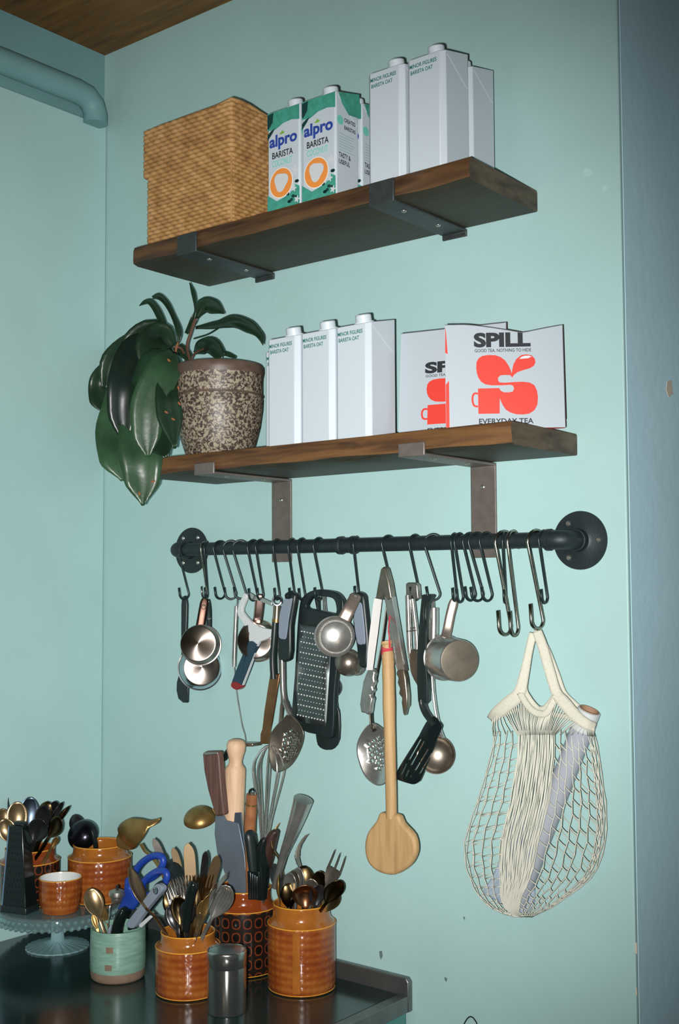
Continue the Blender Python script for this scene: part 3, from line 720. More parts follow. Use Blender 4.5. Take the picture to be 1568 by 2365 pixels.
for px, py, y in ((390, 832, -0.232), (326, 868, -0.224), (330, 872, -0.226), (412, 896, -0.24), (414, 932, -0.24), (384, 952, -0.25), (400, 968, -0.248), (353, 1112, -0.262), (322, 1140, -0.262), (308, 1130, -0.262)):
    q = at(px, py, y); a = random.random()*3
    obj('scorch_spot', M().fan([q + (scr(q, cos(a)*cos(k) - 0.35*sin(a)*sin(k), sin(a)*cos(k) + 0.35*cos(a)*sin(k), 0.0))*(0.004 if abs(cos(k)) > 0.5 else 0.0022) for k in [i*pi/4 for i in range(8)]]), LBROWN, pl_t, solid=0.0006)

# ================================================================== PIPE RAIL
YP = -0.056; ZP = -0.033 + ZO; RP = 0.0135
xl, xr = -0.4595, 0.4930
zl, zr = ZP+0.0003, ZP-0.0033
def zrail(x): return zl + (zr-zl)*(x-xl)/(xr-xl)
rail = thing('pipe_rail', 'black iron pipe rail on two round wall flanges under the lower shelf', 'rail', ((xl+xr)/2, 0, ZP))
obj('pipe', M().tube([(x, YP, zrail(x)) for x in (xl+0.028, 0.0, xr-0.028)], RP, n=28), PIPE, rail)
for x, s in ((xl, 1), (xr, -1)):
    z = zrail(x)
    f = obj('flange', M().lathe([(0, 0.001), (0.0505, 0.001), (0.0505, 0.0045), (0.0495, 0.006), (0.024, 0.0065), (0.0195, 0.009), (0.0185, 0.02), (0.014, 0.021)], (x, 0, z), (0, -1, 0), 56), PIPE, rail, ang=35)
    for a in (50, 130, 230, 310) if s > 0 else (0, 125, 235):
        q = (x + 0.036*cos(radians(a))*(1), 0, z + 0.036*sin(radians(a)))
        obj('screw', M().lathe([(0, 0.0082), (0.003, 0.0085), (0.0046, 0.0072), (0.005, 0.0058)], q, (0, -1, 0), 12), SCREW, f)
    el = M(); arc = [(x, -0.012, z), (x, YP+0.022, z)] + [(x + s*0.022*(1-cos(a)), YP + 0.022*(1-sin(a)), z) for a in [i*pi/16 for i in range(1, 8)]] + [(x + s*0.022, YP, z), (x + s*0.036, YP, z)]
    arc = [(x, -0.012, z), (x, YP+0.020, z)] + [(x + s*0.020*(1-cos(a)), YP + 0.020*(1-sin(a)), z) for a in [i*pi/16 for i in range(1, 9)]] + [(x + s*0.034, YP, z)]
    el.tube(arc, 0.0165, n=24)
    el.lathe([(0.0165, 0), (0.0185, 0.001), (0.0185, 0.009), (0.0165, 0.010)], (x + s*0.026, YP, z), (s, 0, 0), 24)
    obj('elbow', el, PIPE, rail, ang=50)
cx = at(792, 1258, YP-RP).x
obj('coupling', M().lathe([(RP, -0.021), (0.0172, -0.0205), (0.0176, -0.012), (0.0150, -0.010), (0.0150, 0.010), (0.0176, 0.012), (0.0172, 0.0205), (RP, 0.021)], (cx, YP, zrail(cx)), (1, 0, 0), 28), PIPE, rail, ang=50)

# ================================================================== S-HOOKS
def proj(p):
    d = Vector(p) - CAM; k = FPX/d.dot(FWD); return (W0/2 + d.dot(RGT)*k, H0/2 - d.dot(UPV)*k)
def s_hook(px, shift, pyb, label, group=None, r=0.0023, mt=HOOKB, big=False, Rl=0.0115, tip=0.013, y_off=0.0):
    Rt = RP + r + (0.0012 if not big else 0.004)
    x = at(px, 1262, YP - Rt).x; zc = zrail(x) - (Rt - RP - r)
    # yaw so that the shaft drifts as far across as in the photo
    a = Vector((x, YP, zc)); dx = (proj(a + Vector((0.01, 0, 0)))[0] - proj(a)[0])*100; dy = (proj(a + Vector((0, 0.01, 0)))[0] - proj(a)[0])*100
    A = math.hypot(dx, dy); Ls = Rt + Rl
    th = atan2(dx, dy) - math.acos(max(-1, min(1, shift/(Ls*A))))
    th = max(-0.9, min(0.9, th))
    d = Vector((sin(th), cos(th), 0))
    # keep the front of the loop at the measured pixel
    base = Vector((x, YP - Rt, 0)) + d*Rt; c = Vector((base.x, YP, zc))
    q = c + d*0.0
    zb = at(px + shift, pyb, -0.047).z
    zl_ = zb + Rl
    pts = []
    for i in range(13):
        an = -0.45 + (pi+0.45)*i/12; pts.append(c + d*(Rt*cos(an)) + Vector((0, 0, Rt*sin(an))))
    e0 = pts[-1]
    for i in range(1, 4): pts.append(e0.lerp(c + d*Rl + Vector((0, 0, zl_ - c.z)), i/4))
    for i in range(11):
        an = -pi*i/10; pts.append(c + d*(Rl*cos(an)) + Vector((0, 0, zl_ - c.z + Rl*sin(an))))
    pts.append(pts[-1] + Vector((0, 0, tip)) - d*0.002)
    m = M().tube(pts, r, n=8)
    o = tag(obj('s_hook', m, mt, ang=180, org=c), label, 'hook', group)
    return c + Vector((0, 0, zl_ - Rl - c.z))
HK = [
 (410, 26, 1384, 'black s-hook over the left elbow of the rail, holding the black spreader'),
 (470, 8, 1382, 'black s-hook holding the two front measuring cups at the left end'),
 (492, 27, 1383, 'empty black s-hook, first right of the left measuring cups'),
 (510, 36, 1384, 'empty black s-hook, second right of the left measuring cups'),
 (532, 32, 1383, 'black s-hook carrying the steel wire skimmer, left of the peeler'),
 (571, 23, 1387, 'black s-hook with its tip inside the peeler fork'),
 (590, 18, 1385, 'black s-hook right above the peeler blade'),
 (630, 15, 1385, 'black s-hook holding the black-handled palette knife'),
 (664.5, 15, 1385, 'black s-hook holding the grey and black slotted spoon'),
 (686, 18, 1386, 'empty black s-hook just left of the box of the black grater'),
 (723, 22, 1386, 'black s-hook running behind the loop of the black grater'),
 (815, 12, 1382, 'black s-hook holding the measuring cup that shows its inside'),
 (881, 26, 1384, 'black s-hook holding the steel tongs'),
 (944, 24, 1386, 'black s-hook holding the steel garlic press'),
 (974, 37, 1386, 'black s-hook holding the black slotted turner and the ladle'),
 (1041, 12, 1388, 'black s-hook holding the large measuring cup'),
 (1049, 19, 1391, 'empty black s-hook, first right of the large measuring cup hook'),
 (1068, 28, 1387, 'empty black s-hook, second right of the large measuring cup hook'),
 (1080, 33, 1388, 'empty black s-hook, third right of the large measuring cup hook'),
 (1106.5, 28, 1388, 'empty black s-hook, fourth right of the large measuring cup hook'),
 (1159.6, 6, 1392, 'short black s-hook hanging behind the two large chrome hooks'),
 (1244, 18, 1393, 'last black s-hook before the right flange'),
]
for px, sh, pyb, lb in HK:
    s_hook(px, sh, pyb, lb, 'black s-hooks along the rail', Rl=0.0105 if sh < 20 else 0.0118)
s_hook(463, 14, 1381, 'thin chrome s-hook at the left end of the rail beside a black one', None, 0.0018, HOOKS)
for px, sh, pyb, lb in ((1143, 34, 1466, 'large chrome s-hook, left of the two empty ones near the right flange'), (1172, 22, 1468, 'large chrome s-hook with blue paint wear, right of the two empty ones'), (1218, 33, 1452, 'large chrome s-hook carrying the mesh bag')):
    s_hook(px, sh, pyb, lb, 'large chrome hooks', 0.0031, HOOKS, True, Rl=0.0145, tip=0.028)

# ================================================================== HANGING UTENSILS
# black spreader
t = thing('spreader', 'narrow black spreader hanging at the far left of the rail', 'utensil', at(424, 1500, -0.05))
flat('handle', CA((165,195),(180,185),(200,195),(214,300),(208,520),(196,760),(190,1000),(205,1100),(150,1100),(145,900),(143,600),(145,300),(152,230)), -0.052, 0.007, BLKP, t, bevel=0.0025)
flat('blade', CA((152,1060),(200,1060),(222,1180),(230,1280),(224,1480),(165,1478),(110,1430),(88,1330),(92,1230),(120,1130)), -0.051, 0.005, BLKP, t, bevel=0.0018)

def cup(label, c, y, rb, rr, depth, axis, hpts, hw, mt=STEELB, hmt=STEELD, open_front=False, hole=True, grp=None, ring=True):
    """measuring cup: base disc centre px c at depth y; axis points from rim to base"""
    p = at(c[0], c[1], y); ax = scr(p, *axis); k = mpp(p); rb *= k; rr *= k
    t = thing('measuring_cup', label, 'measuring cup', p, grp)
    if not open_front:
        pr = [(0, 0), (rb*0.93, 0), (rb, -0.003), (rr, -depth), (rr+0.0022, -depth-0.0006), (rr+0.0022, -depth-0.0016), (rr-0.001, -depth-0.0012), (rb-0.0012, -0.0042), (rb*0.9, -0.0013), (0, -0.0013)]
        m = M().lathe(pr, p, ax, 56); rim = p - ax*depth
    else:
        pr = [(rr+0.0024, 0.0), (rr+0.0016, 0.0014), (rr-0.0005, 0.0006), (rr-0.0012, -0.003), (rb, -depth+0.004), (rb*0.9, -depth+0.001), (0, -depth), (0, -depth-0.0012), (rb*0.92, -depth-0.0004), (rb+0.0012, -depth+0.004), (rr, -0.003), (rr+0.0024, 0.0)]
        m = M().lathe(pr, p, ax, 56); rim = p
    obj('bowl', m, mt, t, ang=50)
    if not open_front:
        d_ = obj('base_disc', M().lathe([(0, 0.0006), (rb*0.9, 0.0006), (rb*0.955, 0.0001)], p, (0, 0, 1), 56), DULL if depth > 0.06 else SPUN, t)
        d_.rotation_euler = ax.to_track_quat('Z', 'Y').to_euler()
    P = [at(*q) for q in hpts]; P = spline(P, 6)
    m = M(); n = len(P); rows = []
    for i, q in enumerate(P):
        d = (P[min(i+1, n-1)]-P[max(i-1, 0)]).normalized(); s = d.cross(tocam(q)).normalized()
        w = hw[0] + (hw[1]-hw[0])*i/(n-1); fr = 1.0
        if i > n-4: fr = (1, 0.92, 0.72, 0.35)[i-(n-4)]
        rows.append([q - s*w*fr, q - s*w*0.5*fr + tocam(q)*0.0008, q + s*w*0.5*fr + tocam(q)*0.0008, q + s*w*fr])
    m.grid(rows)
    h = obj('handle', m, hmt, t, solid=0.0016, ang=60)
    if hole:
        q = P[-5] + tocam(P[-5])*0.001; f = tocam(q)
        obj('hanging_hole', M().lathe([(0.0052, 0.0012), (0.0042, 0.0016), (0.0040, 0.0004), (0, 0.0003)], q, f, 16), mat('hole_dark', (34, 44, 44), 0.5), h)
    return t
cup('shiny pale measuring cup hanging lowest of the left pair', (466, 1541), -0.054, 43.5, 50, 0.030, (0.12, 0.05, 1), [(478, 1500, -0.036), (483, 1450, -0.036), (482, 1384, -0.046)], (0.006, 0.0055), mat('bright_stainless', (186, 192, 200), 0.2, 1.0, var=0.15, vscale=30), HOOKB)
cup('brown-grey measuring cup with a dark handle, upper of the left pair', (457.5, 1486), -0.096, 43, 45.5, 0.028, (-0.22, 0.12, 1), [(462, 1452, -0.062), (468, 1415, -0.058), (474, 1380, -0.052)], (0.010, 0.009), STEELB, mat('dark_handle', (74, 56, 48), 0.35, 1.0))
cup('measuring cup hanging behind the Y peeler', (588, 1480), -0.056, 42, 47, 0.03, (-0.25, 0.0, 1), [(590, 1460, -0.04), (597, 1420, -0.046), (601, 1372, -0.05)], (0.0095, 0.0105), STEELD, mat('pink_steel', (196, 166, 156), 0.25, 1.0, var=0.2, vscale=50), False, False)
cup('measuring cup turned open side out in front of the grater', (772.5, 1469.5), -0.116, 38, 44.5, 0.030, (-0.10, 0.05, 1), [(794, 1432, -0.115), (806, 1408, -0.108), (818, 1384, -0.092), (822, 1372, -0.086)], (0.0125, 0.0105), STEEL, SATIN, True, True)
cup('large deep measuring cup at the right, base facing out', (1062, 1526), -0.088, 49, 52, 0.066, (0.44, -0.09, 1), [(1028, 1474, -0.072), (1033, 1455, -0.06), (1040, 1420, -0.055), (1050, 1381, -0.05)], (0.0085, 0.0085), STEEL, SATIN, False, False)

# steel wire skimmer
t = thing('wire_skimmer', 'steel wire skimmer with a straight tube handle, behind the peeler', 'utensil', at(540, 1450, -0.048))
m = M(); tpx(m, [(546, 1400, -0.046), (543, 1470, -0.046), (540.5, 1540, -0.046)], 0.0047, n=14); obj('tube_handle', m, STEEL, t)
m = M(); tpx(m, [(548.5, 1384, -0.048), (548, 1392, -0.046), (546, 1402, -0.046)], 0.0018); obj('hanging_eye', m, STEEL, t)
m = M(); tpx(m, [(541, 1539, -0.046), (546, 1597, -0.045), (551, 1630, -0.044), (559, 1675, -0.042), (565, 1695, -0.04), (568, 1712, -0.038)], 0.0012, n=6); obj('wire', m, STEEL, t)
m = M(); m.prism([at(560, 1712, -0.03), at(606, 1713, -0.03), at(606, 1721, -0.03), at(560, 1720, -0.03)], (0, -0.03, 0)); obj('skimmer_rim', m, STEELD, t, bevel=0.002)

# Y peeler
t = thing('vegetable_peeler', 'pale Y-shaped peeler with a dark grip and red end, hung upside down', 'peeler', at(575, 1480, -0.06))
flat('yoke', CA((918,165),(936,180),(934,222),(884,345),(900,400),(985,495),(1085,560),(1215,592),(1252,560),(1240,330),(1290,320),(1296,600),(1240,680),(1115,735),(1058,800),(890,1260),(800,1330),(742,1290),(750,1240),(955,720),(942,600),(832,430),(830,330),(895,170)), -0.062, 0.008, WHITEP, t, smooth=2, bevel=0.0022)
flat('grip', CA((955,745),(1000,735),(1045,770),(1045,810),(885,1235),(855,1270),(755,1245),(945,770)), -0.0645, 0.013, NAVY, t, smooth=3, bevel=0.003)
flat('end_cap', CA((752,1240),(800,1222),(868,1262),(858,1300),(810,1326),(748,1290)), -0.0655, 0.014, REDP, t, smooth=2, bevel=0.003)
flat('blade', CA((925,200),(985,150),(1080,215),(1110,205),(1240,260),(1240,312),(1075,245),(1010,240),(940,215)), -0.059, 0.002, STEEL, t, bevel=0.0006)

# palette knife with black handle
t = thing('palette_knife', 'long steel palette knife with a black handle beside the peeler', 'utensil', at(632, 1560, -0.06))
m = M(); tpx(m, [(637, 1437, -0.062), (634, 1480, -0.063), (631, 1520, -0.063), (633, 1568, -0.062)], [0.0085]*19, n=16, flat=0.8); obj('handle', m, BLKP, t)
m = M(); tpx(m, [(640, 1400, -0.058), (639, 1422, -0.06), (638, 1438, -0.061)], 0.0082, n=14); obj('ferrule', m, STEELD, t)
m = M(); tpx(m, [(638, 1430, -0.061), (638, 1437, -0.061)], 0.0088, n=14); obj('collar_ring', m, BRASS, t)
m = M(); kn = [at(640, 1388, -0.058) + (scr(at(640, 1388, -0.058), cos(a), sin(a), 0))*0.0085 for a in [2*pi*i/20 for i in range(20)]]; m.tube(kn, 0.003, n=8, closed=True); obj('hanging_eye', m, mat('bright_stainless', (186, 192, 200), 0.2, 1.0), t)
flat('blade', CE((800,-20),(895,-15),(862,200),(818,470),(798,560),(800,690),(700,690),(702,590),(720,540),(740,360)), -0.060, 0.003, COPPER, t, bevel=0.001)

# steel spoon behind
t = thing('cooking_spoon', 'plain steel cooking spoon hidden behind the slotted spoon with holes', 'spoon', at(655, 1650, -0.045))
m = M(); tpx(m, [(641, 1400, -0.048), (648, 1560, -0.046), (652, 1620, -0.046), (646, 1690, -0.046)], [0.004]*13 + [0.006]*6, n=10, flat=0.5); obj('shaft', m, STEELD, t)

def bowl_holes(name, outline, holes, y, depth, mt, parent, hr, smooth=4, step=0.006):
    """spoon bowl with real holes; outline and hole centres in pixels on plane y"""
    O = [(p.x, p.z) for p in pl(outline, y, smooth)]
    H = []
    for hx, hy in holes:
        p = at(hx, hy, y); H.append(circ(p.x, p.z, hr, 12))
    cx = sum(p[0] for p in O)/len(O); cz = sum(p[1] for p in O)/len(O)
    pol = sorted((atan2(p[1]-cz, p[0]-cx), math.hypot(p[0]-cx, p[1]-cz)) for p in O)
    def rad(a):
        n = len(pol)
        for i in range(n):
            a0, r0 = pol[i-1]; a1, r1 = pol[i]
            if i == 0: a0 -= 2*pi
            if a0 <= a <= a1: return r0 + (r1-r0)*((a-a0)/max(1e-9, a1-a0))
        a0, r0 = pol[-1]; a1, r1 = pol[0]; a1 += 2*pi
        return r0 + (r1-r0)*((a-a0)/(a1-a0))
    def f(x, z):
        q = math.hypot(x-cx, z-cz)/rad(atan2(z-cz, x-cx))
        return Vector((x, y + depth*max(0, 1-q*q), z))
    ins = []
    for k in (0.95, 0.88, 0.78, 0.64, 0.48, 0.3, 0.12):
        for p in O[::(1 if k > 0.7 else 3)]:
            q = (cx+(p[0]-cx)*k, cz+(p[1]-cz)*k)
            if all(math.hypot(q[0]-at(h0, h1, y).x, q[1]-at(h0, h1, y).z) > hr*1.25 for h0, h1 in holes): ins.append(q)
    return obj(name, cdt(O, H, ins, f), mt, parent, solid=0.0012, ang=180)
# slotted spoon 1
t = thing('slotted_spoon', 'steel slotted spoon with a black and grey handle, left of the grater', 'spoon', at(660, 1550, -0.075))
flat('handle', CA((1400,160),(1450,130),(1500,158),(1526,190),(1492,400),(1467,560),(1466,720),(1450,965),(1320,965),(1318,720),(1330,480),(1360,350),(1390,210)), -0.078, 0.014, BLKP, t, smooth=2, bevel=0.004)
flat('grey_inlay', CA((1412,210),(1440,230),(1484,215),(1482,260),(1442,480),(1416,690),(1380,712),(1326,690),(1325,560),(1336,400),(1382,250)), -0.0795, 0.006, GREYP, t, smooth=2, bevel=0.0015)
p_ = at(*CA((1432, 190))[0], -0.080); obj('hanging_hole', M().lathe([(0.0062, 0.0), (0.0062, 0.0016), (0.0045, 0.0018), (0.004, 0.0004), (0, 0.0004)], p_, (0, -1, 0), 18), BLKG, t)
m = M(); tpx(m, CA((1380, 960), (1382, 1150), (1390, 1350), (1420, 1500), (1480, 1620)) and [(654, 1524, -0.072), (654.5, 1560, -0.072), (656, 1600, -0.073), (661.5, 1627, -0.075), (672, 1652, -0.078)], [0.0066]*8 + [0.0062]*9 + [0.008]*8, n=14, flat=0.6); obj('shaft', m, STEEL, t)
HS = CE((920,590),(970,560),(1000,600),(1045,580),(905,645),(955,630),(995,655),(1040,632),(1070,655),(895,690),(945,680),(985,705),(1030,685),(885,745),(935,733),(975,760),(1018,735),(875,795),(922,780),(962,808),(1005,785),(1045,760),(918,828),(945,853),(990,833),(1035,806))
bowl_holes('bowl', CE((985,385),(1040,420),(1100,490),(1134,570),(1132,650),(1105,740),(1050,850),(980,930),(890,972),(830,950),(792,850),(784,720),(805,590),(870,495),(940,425)), HS, -0.082, 0.016, STEELD, t, 0.0026)

# grater
t = thing('grater', 'flat steel grater in a black frame with a loop handle', 'grater', at(732, 1560, -0.075))
GO = [(692,1392),(700,1377),(713,1367),(733,1362),(755,1363),(775,1368),(787,1380),(792,1397),(786,1450),(780,1520),(772,1600),(766,1701),(735,1697),(700,1688),(674,1662),(680,1560),(686,1450)]
GI = [(707,1403),(712,1388),(722,1378),(740,1377),(765,1381),(774,1393),(775,1416),(755,1414),(730,1409)]
yg = -0.060
O = [(p.x, p.z) for p in pl(GO, yg, 3)]; I = [(p.x, p.z) for p in pl(GI, yg, 3)]
obj('frame', cdt(O, [I], 0, lambda x, z: Vector((x, yg, z))), BLKP, t, solid=0.013, soff=1, bevel=0.002)
PO = [(697,1443),(735,1446),(762,1453),(766,1462),(754,1668),(746,1676),(700,1668),(683,1656),(684,1640),(692,1455)]
obj('steel_plate', cdt([(p.x, p.z) for p in pl(PO, yg-0.0138, 2)], [], 0.02, lambda x, z: Vector((x, yg-0.0138, z))), mat('grater_steel', (108, 116, 116), 0.35, 0.9), t, solid=0.002)
m = M(); rows_ = 17
for j in range(rows_):
    v = (j+0.6)/rows_
    n = 10
    for i in range(n):
        u = (i+0.5+0.5*(j % 2)*0.9)/(n+0.4)
        L = (694 + (684-694)*v, 1450 + (1655-1450)*v); Rr = (762 + (752-762)*v, 1464 + (1670-1464)*v)
        q = at(L[0]+(Rr[0]-L[0])*u, L[1]+(Rr[1]-L[1])*u, yg-0.0145)
        s = 1.0 if j % 2 == 0 else 0.55
        m.lathe([(0.0023*s, 0.0), (0.0019*s, 0.0014*s), (0.0009*s, 0.0023*s), (0, 0.0025*s)], q, (0, -1, 0.25), 7)
g = obj('grating_teeth', m, mat('teeth_steel', (214, 218, 214), 0.3, 0.8), t, ang=180); g['kind'] = 'stuff'

# utensils behind the grater
t = thing('spatula', 'black spatula whose rounded end shows below the grater', 'spatula', at(755, 1600, -0.06))
m = M(); tpx(m, [(735, 1378, -0.045), (738, 1450, -0.046), (748, 1560, -0.046), (754, 1640, -0.046)], 0.0055, n=10, flat=0.6); obj('handle', m, BLKP, t)
flat('blade', CE((1215,330),(1440,230),(1476,320),(1496,400),(1494,640),(1440,735),(1385,750),(1330,744),(1275,700),(1255,590)), -0.048, 0.005, BLKP, t, smooth=2, bevel=0.002)
t = thing('small_whisk', 'small wire whisk hanging behind the loop of the grater', 'whisk', at(750, 1420, -0.055))
m = M()
for k, dx in enumerate((0, 3, 6)):
    tpx(m, [(746+dx, 1372, -0.048), (746+dx*1.2, 1400, -0.048), (748+dx*1.8, 1440, -0.049), (752+dx*1.5, 1500, -0.05), (755, 1540, -0.05)], 0.0011, n=6)
obj('wires', m, STEEL, t)
t = thing('black_ladle', 'dark rounded ladle bowl behind the right edge of the grater', 'ladle', at(766, 1590, -0.05))
p_ = at(766, 1588, -0.034); m = M().lathe([(0.021*cos(a), 0.016*sin(a)) for a in [i*pi/2/8 for i in range(9)]], p_, scr(p_, 0.2, 0, 1), 28); m.lathe([(0.019, -0.0005), (0.019*0.7, 0.009), (0, 0.014)], p_, scr(p_, 0.2, 0, 1), 28)
obj('bowl', m, DARKST, t)
m = M(); tpx(m, [(728, 1374, -0.036), (748, 1480, -0.034), (760, 1570, -0.03)], 0.003); obj('shaft', m, DARKST, t)

# ladle with black and grey handle
t = thing('ladle', 'steel ladle with a black and grey handle behind the open measuring cup', 'ladle', at(828, 1470, -0.07))
flat('handle', CB((835,150),(900,150),(935,185),(948,260),(990,700),(985,900),(965,1045),(880,1040),(850,800),(805,520),(815,300)), -0.074, 0.014, BLKP, t, smooth=2, bevel=0.004)
flat('grey_inlay', CB((870,270),(905,275),(925,360),(958,735),(935,772),(872,776),(846,700),(815,470),(840,330)), -0.0755, 0.006, GREYP, t, smooth=2, bevel=0.0015)
m = M(); tpx(m, [(838, 1538, -0.068), (838, 1548, -0.066), (830, 1556, -0.064), (818, 1556, -0.062)], 0.0035); obj('shaft', m, STEEL, t)
p_ = at(804, 1531, -0.066); ax = scr(p_, -0.25, -0.2, 1)
m = M().lathe([(0.0255*cos(a), 0.024*sin(a)) for a in [i*pi/2/10 for i in range(11)]], p_, ax, 36); m.lathe([(0.0255, 0), (0.0265, -0.001), (0.0245, -0.0005), (0.017, 0.016), (0, 0.022)], p_, ax, 36)
obj('bowl', m, STEELD, t)

# tongs
t = thing('tongs', 'steel tongs with scalloped tips hung open beside the wooden spoon', 'tongs', at(886, 1480, -0.075))
flat('hinge_head', [(879,1314),(884,1309),(889,1312),(898,1345),(904,1382),(894,1386),(886,1374),(878,1386),(867,1382),(872,1350)], -0.082, 0.016, STEELD, t, bevel=0.002)
def channel(pts, name):
    m = M(); q = pl(pts, -0.084)
    m.prism(q, (0, 0.0016, 0)); m.prism([q[0], q[0]*0.985+q[1]*0.015 if False else q[0]+Vector((0.0014, 0, 0)), q[-1]+Vector((0.0014, 0, 0)), q[-1]], (0, 0.013, 0))
    return m
LL = CB((1070,215),(1160,235),(1150,330),(1112,640),(1075,900),(1050,1085),(975,1085),(985,900),(1010,640),(1050,330))
q = [at(px, py, -0.0865 + (px-872)*0.00062) for px, py in LL]
nrm_ = Vector((-0.62, 0.78, 0))
m = M().prism(q, nrm_*0.002).prism([q[0], q[0]*0.92+q[1]*0.08, q[6]*0.92+q[5]*0.08, q[6]], nrm_*0.013).prism([q[1], q[1]*0.92+q[0]*0.08, q[5]*0.92+q[6]*0.08, q[5]], nrm_*0.013)
obj('arm', m, mat('polished_steel', (222, 220, 216), 0.32, 0.9), t, bevel=0.0005)
RL_ = CB((1195,195),(1280,200),(1300,330),(1360,640),(1400,900),(1430,1100),(1345,1080),(1290,900),(1245,560),(1205,300))
q = pl(RL_, -0.080)
m = M().prism(q, (0, 0.002, 0)).prism([q[0], q[0] + Vector((0.0014, 0, 0)), q[6] + Vector((0.0014, 0, 0)), q[6]], (0, 0.013, 0)).prism([q[1], q[1] - Vector((0.0014, 0, 0)), q[5] - Vector((0.0014, 0, 0)), q[5]], (0, 0.013, 0))
obj('arm', m, STEEL, t, bevel=0.0005)
flat('scalloped_tip', CB((985,1075),(1050,1065),(1076,1120),(1060,1180),(1072,1235),(1040,1285),(1060,1335),(1015,1385),(1048,1430),(1030,1500),(1020,1600),(985,1630),(950,1605),(905,1600),(890,1500),(905,1380),(930,1220)), -0.087, 0.012, STEEL, t, smooth=1, bevel=0.003)
flat('scalloped_tip', CB((1345,1080),(1420,1080),(1445,1200),(1465,1400),(1464,1520),(1440,1560),(1425,1640),(1412,1600),(1395,1480),(1400,1420),(1360,1370),(1375,1310),(1345,1240),(1355,1180),(1328,1130)), -0.082, 0.012, STEELD, t, smooth=1, bevel=0.003)

# slotted spoon 2
t = thing('slotted_spoon', 'dark-shafted steel slotted spoon behind the wooden spoon', 'spoon', at(866, 1700, -0.058))
m = M(); tpx(m, [(897, 1378, -0.05), (884, 1480, -0.055), (868, 1570, -0.06), (858.5, 1625, -0.062), (858, 1668, -0.063), (866, 1688, -0.063)], [0.004]*19 + [0.0055]*6 + [0.006]*5 + [0.009], n=12, flat=0.5); obj('shaft', m, mat('blackened_steel', (62, 58, 52), 0.35, 0.8), t)
HS = CC((335,755),(400,780),(283,795),(345,815),(408,845),(233,835),(292,857),(352,885),(418,910),(240,900),(302,930),(365,955),(430,980),(252,968),(315,1000),(375,1025),(437,1050),(262,1040),(325,1068),(385,1095),(345,1130),(470,830),(475,900),(485,970),(460,1110))
bowl_holes('bowl', CC((270,590),(350,580),(440,640),(520,700),(560,800),(580,930),(570,1080),(530,1220),(455,1310),(370,1328),(270,1270),(200,1180),(150,1050),(122,920),(132,800),(190,680)), HS, -0.066, 0.016, STEEL, t, 0.0027)

# wooden spoon
t = thing('wooden_spoon', 'big round wooden spoon hung by red string between the tong arms', 'spoon', at(898, 1750, -0.1))
m = M(); hp = spline([at(892, 1481, -0.100), at(893, 1487, -0.100), at(894, 1500, -0.100), at(895.5, 1512, -0.1), at(897, 1560, -0.1), at(899, 1660, -0.1), at(902, 1780, -0.1), at(904, 1890, -0.1)], 6)
def hr(i):
    z = (hp[0].z - hp[i].z)
    r = 0.0112
    if z < 0.006: r = 0.0105
    elif z < 0.018: r = 0.0088
    elif z < 0.14: r = 0.0112 + 0.0005*sin(z*520)
    else: r = 0.0108 - (z-0.14)*0.004
    return r
m.tube(hp, [hr(i) for i in range(len(hp))], n=20); obj('handle', m, WOODL, t)
WO = CF((1310,535),(1345,538),(1415,545),(1440,592),(1500,660),(1517,740),(1500,800),(1465,845),(1390,886),(1310,872),(1255,830),(1232,780),(1226,710),(1245,640),(1290,580))
flat('bowl', WO, -0.1075, 0.017, WOODL, t, smooth=3, bevel=0.006, seg=3)
m = M()
for k in range(7):
    p_ = at(894, 1497+k*2.6, -0.1); m.tube([p_ + Vector((0.0098*cos(a), 0.0098*sin(a), 0.001*sin(a*2+k))) for a in [2*pi*i/18 for i in range(18)]], 0.0011, n=5, closed=True)
tpx(m, [(899, 1496, -0.112), (898.5, 1470, -0.105), (897, 1450, -0.095), (903, 1390, -0.06)], 0.0009, n=5); tpx(m, [(901, 1496, -0.112), (899, 1466, -0.104), (898, 1448, -0.095), (905, 1390, -0.06)], 0.0009, n=5)
obj('hanging_string', m, THRED, t)

# garlic press
t = thing('garlic_press', 'steel garlic press with two bar handles left of the black turner', 'garlic press', at(955, 1460, -0.06))
m = M(); tpx(m, [(942, 1375, -0.066), (944, 1440, -0.066), (946.5, 1500, -0.066), (952, 1530, -0.064)], 0.0052, n=12); obj('arm', m, STEEL, t)
m = M(); tpx(m, [(951, 1372, -0.062), (957, 1420, -0.06), (963, 1480, -0.058), (962, 1520, -0.058)], 0.0050, n=12); obj('arm', m, STEEL, t)
flat('top_plate', CD((190,150),(205,136),(300,136),(330,160),(345,330),(300,340),(262,280),(240,340),(195,330)), -0.070, 0.012, STEELB, t, bevel=0.002)
flat('press_head', CD((245,950),(330,960),(345,1060),(345,1370),(315,1350),(262,1250),(238,1130)), -0.072, 0.02, STEELD, t, smooth=2, bevel=0.004)
m = M(); tpx(m, CD((205,722),(318,712)) and [(939, 1458, -0.073), (961, 1456, -0.069)], 0.0011); tpx(m, [(951, 1451, -0.07), (960, 1450, -0.068)], 0.0011); obj('cross_pin', m, STEELD, t)

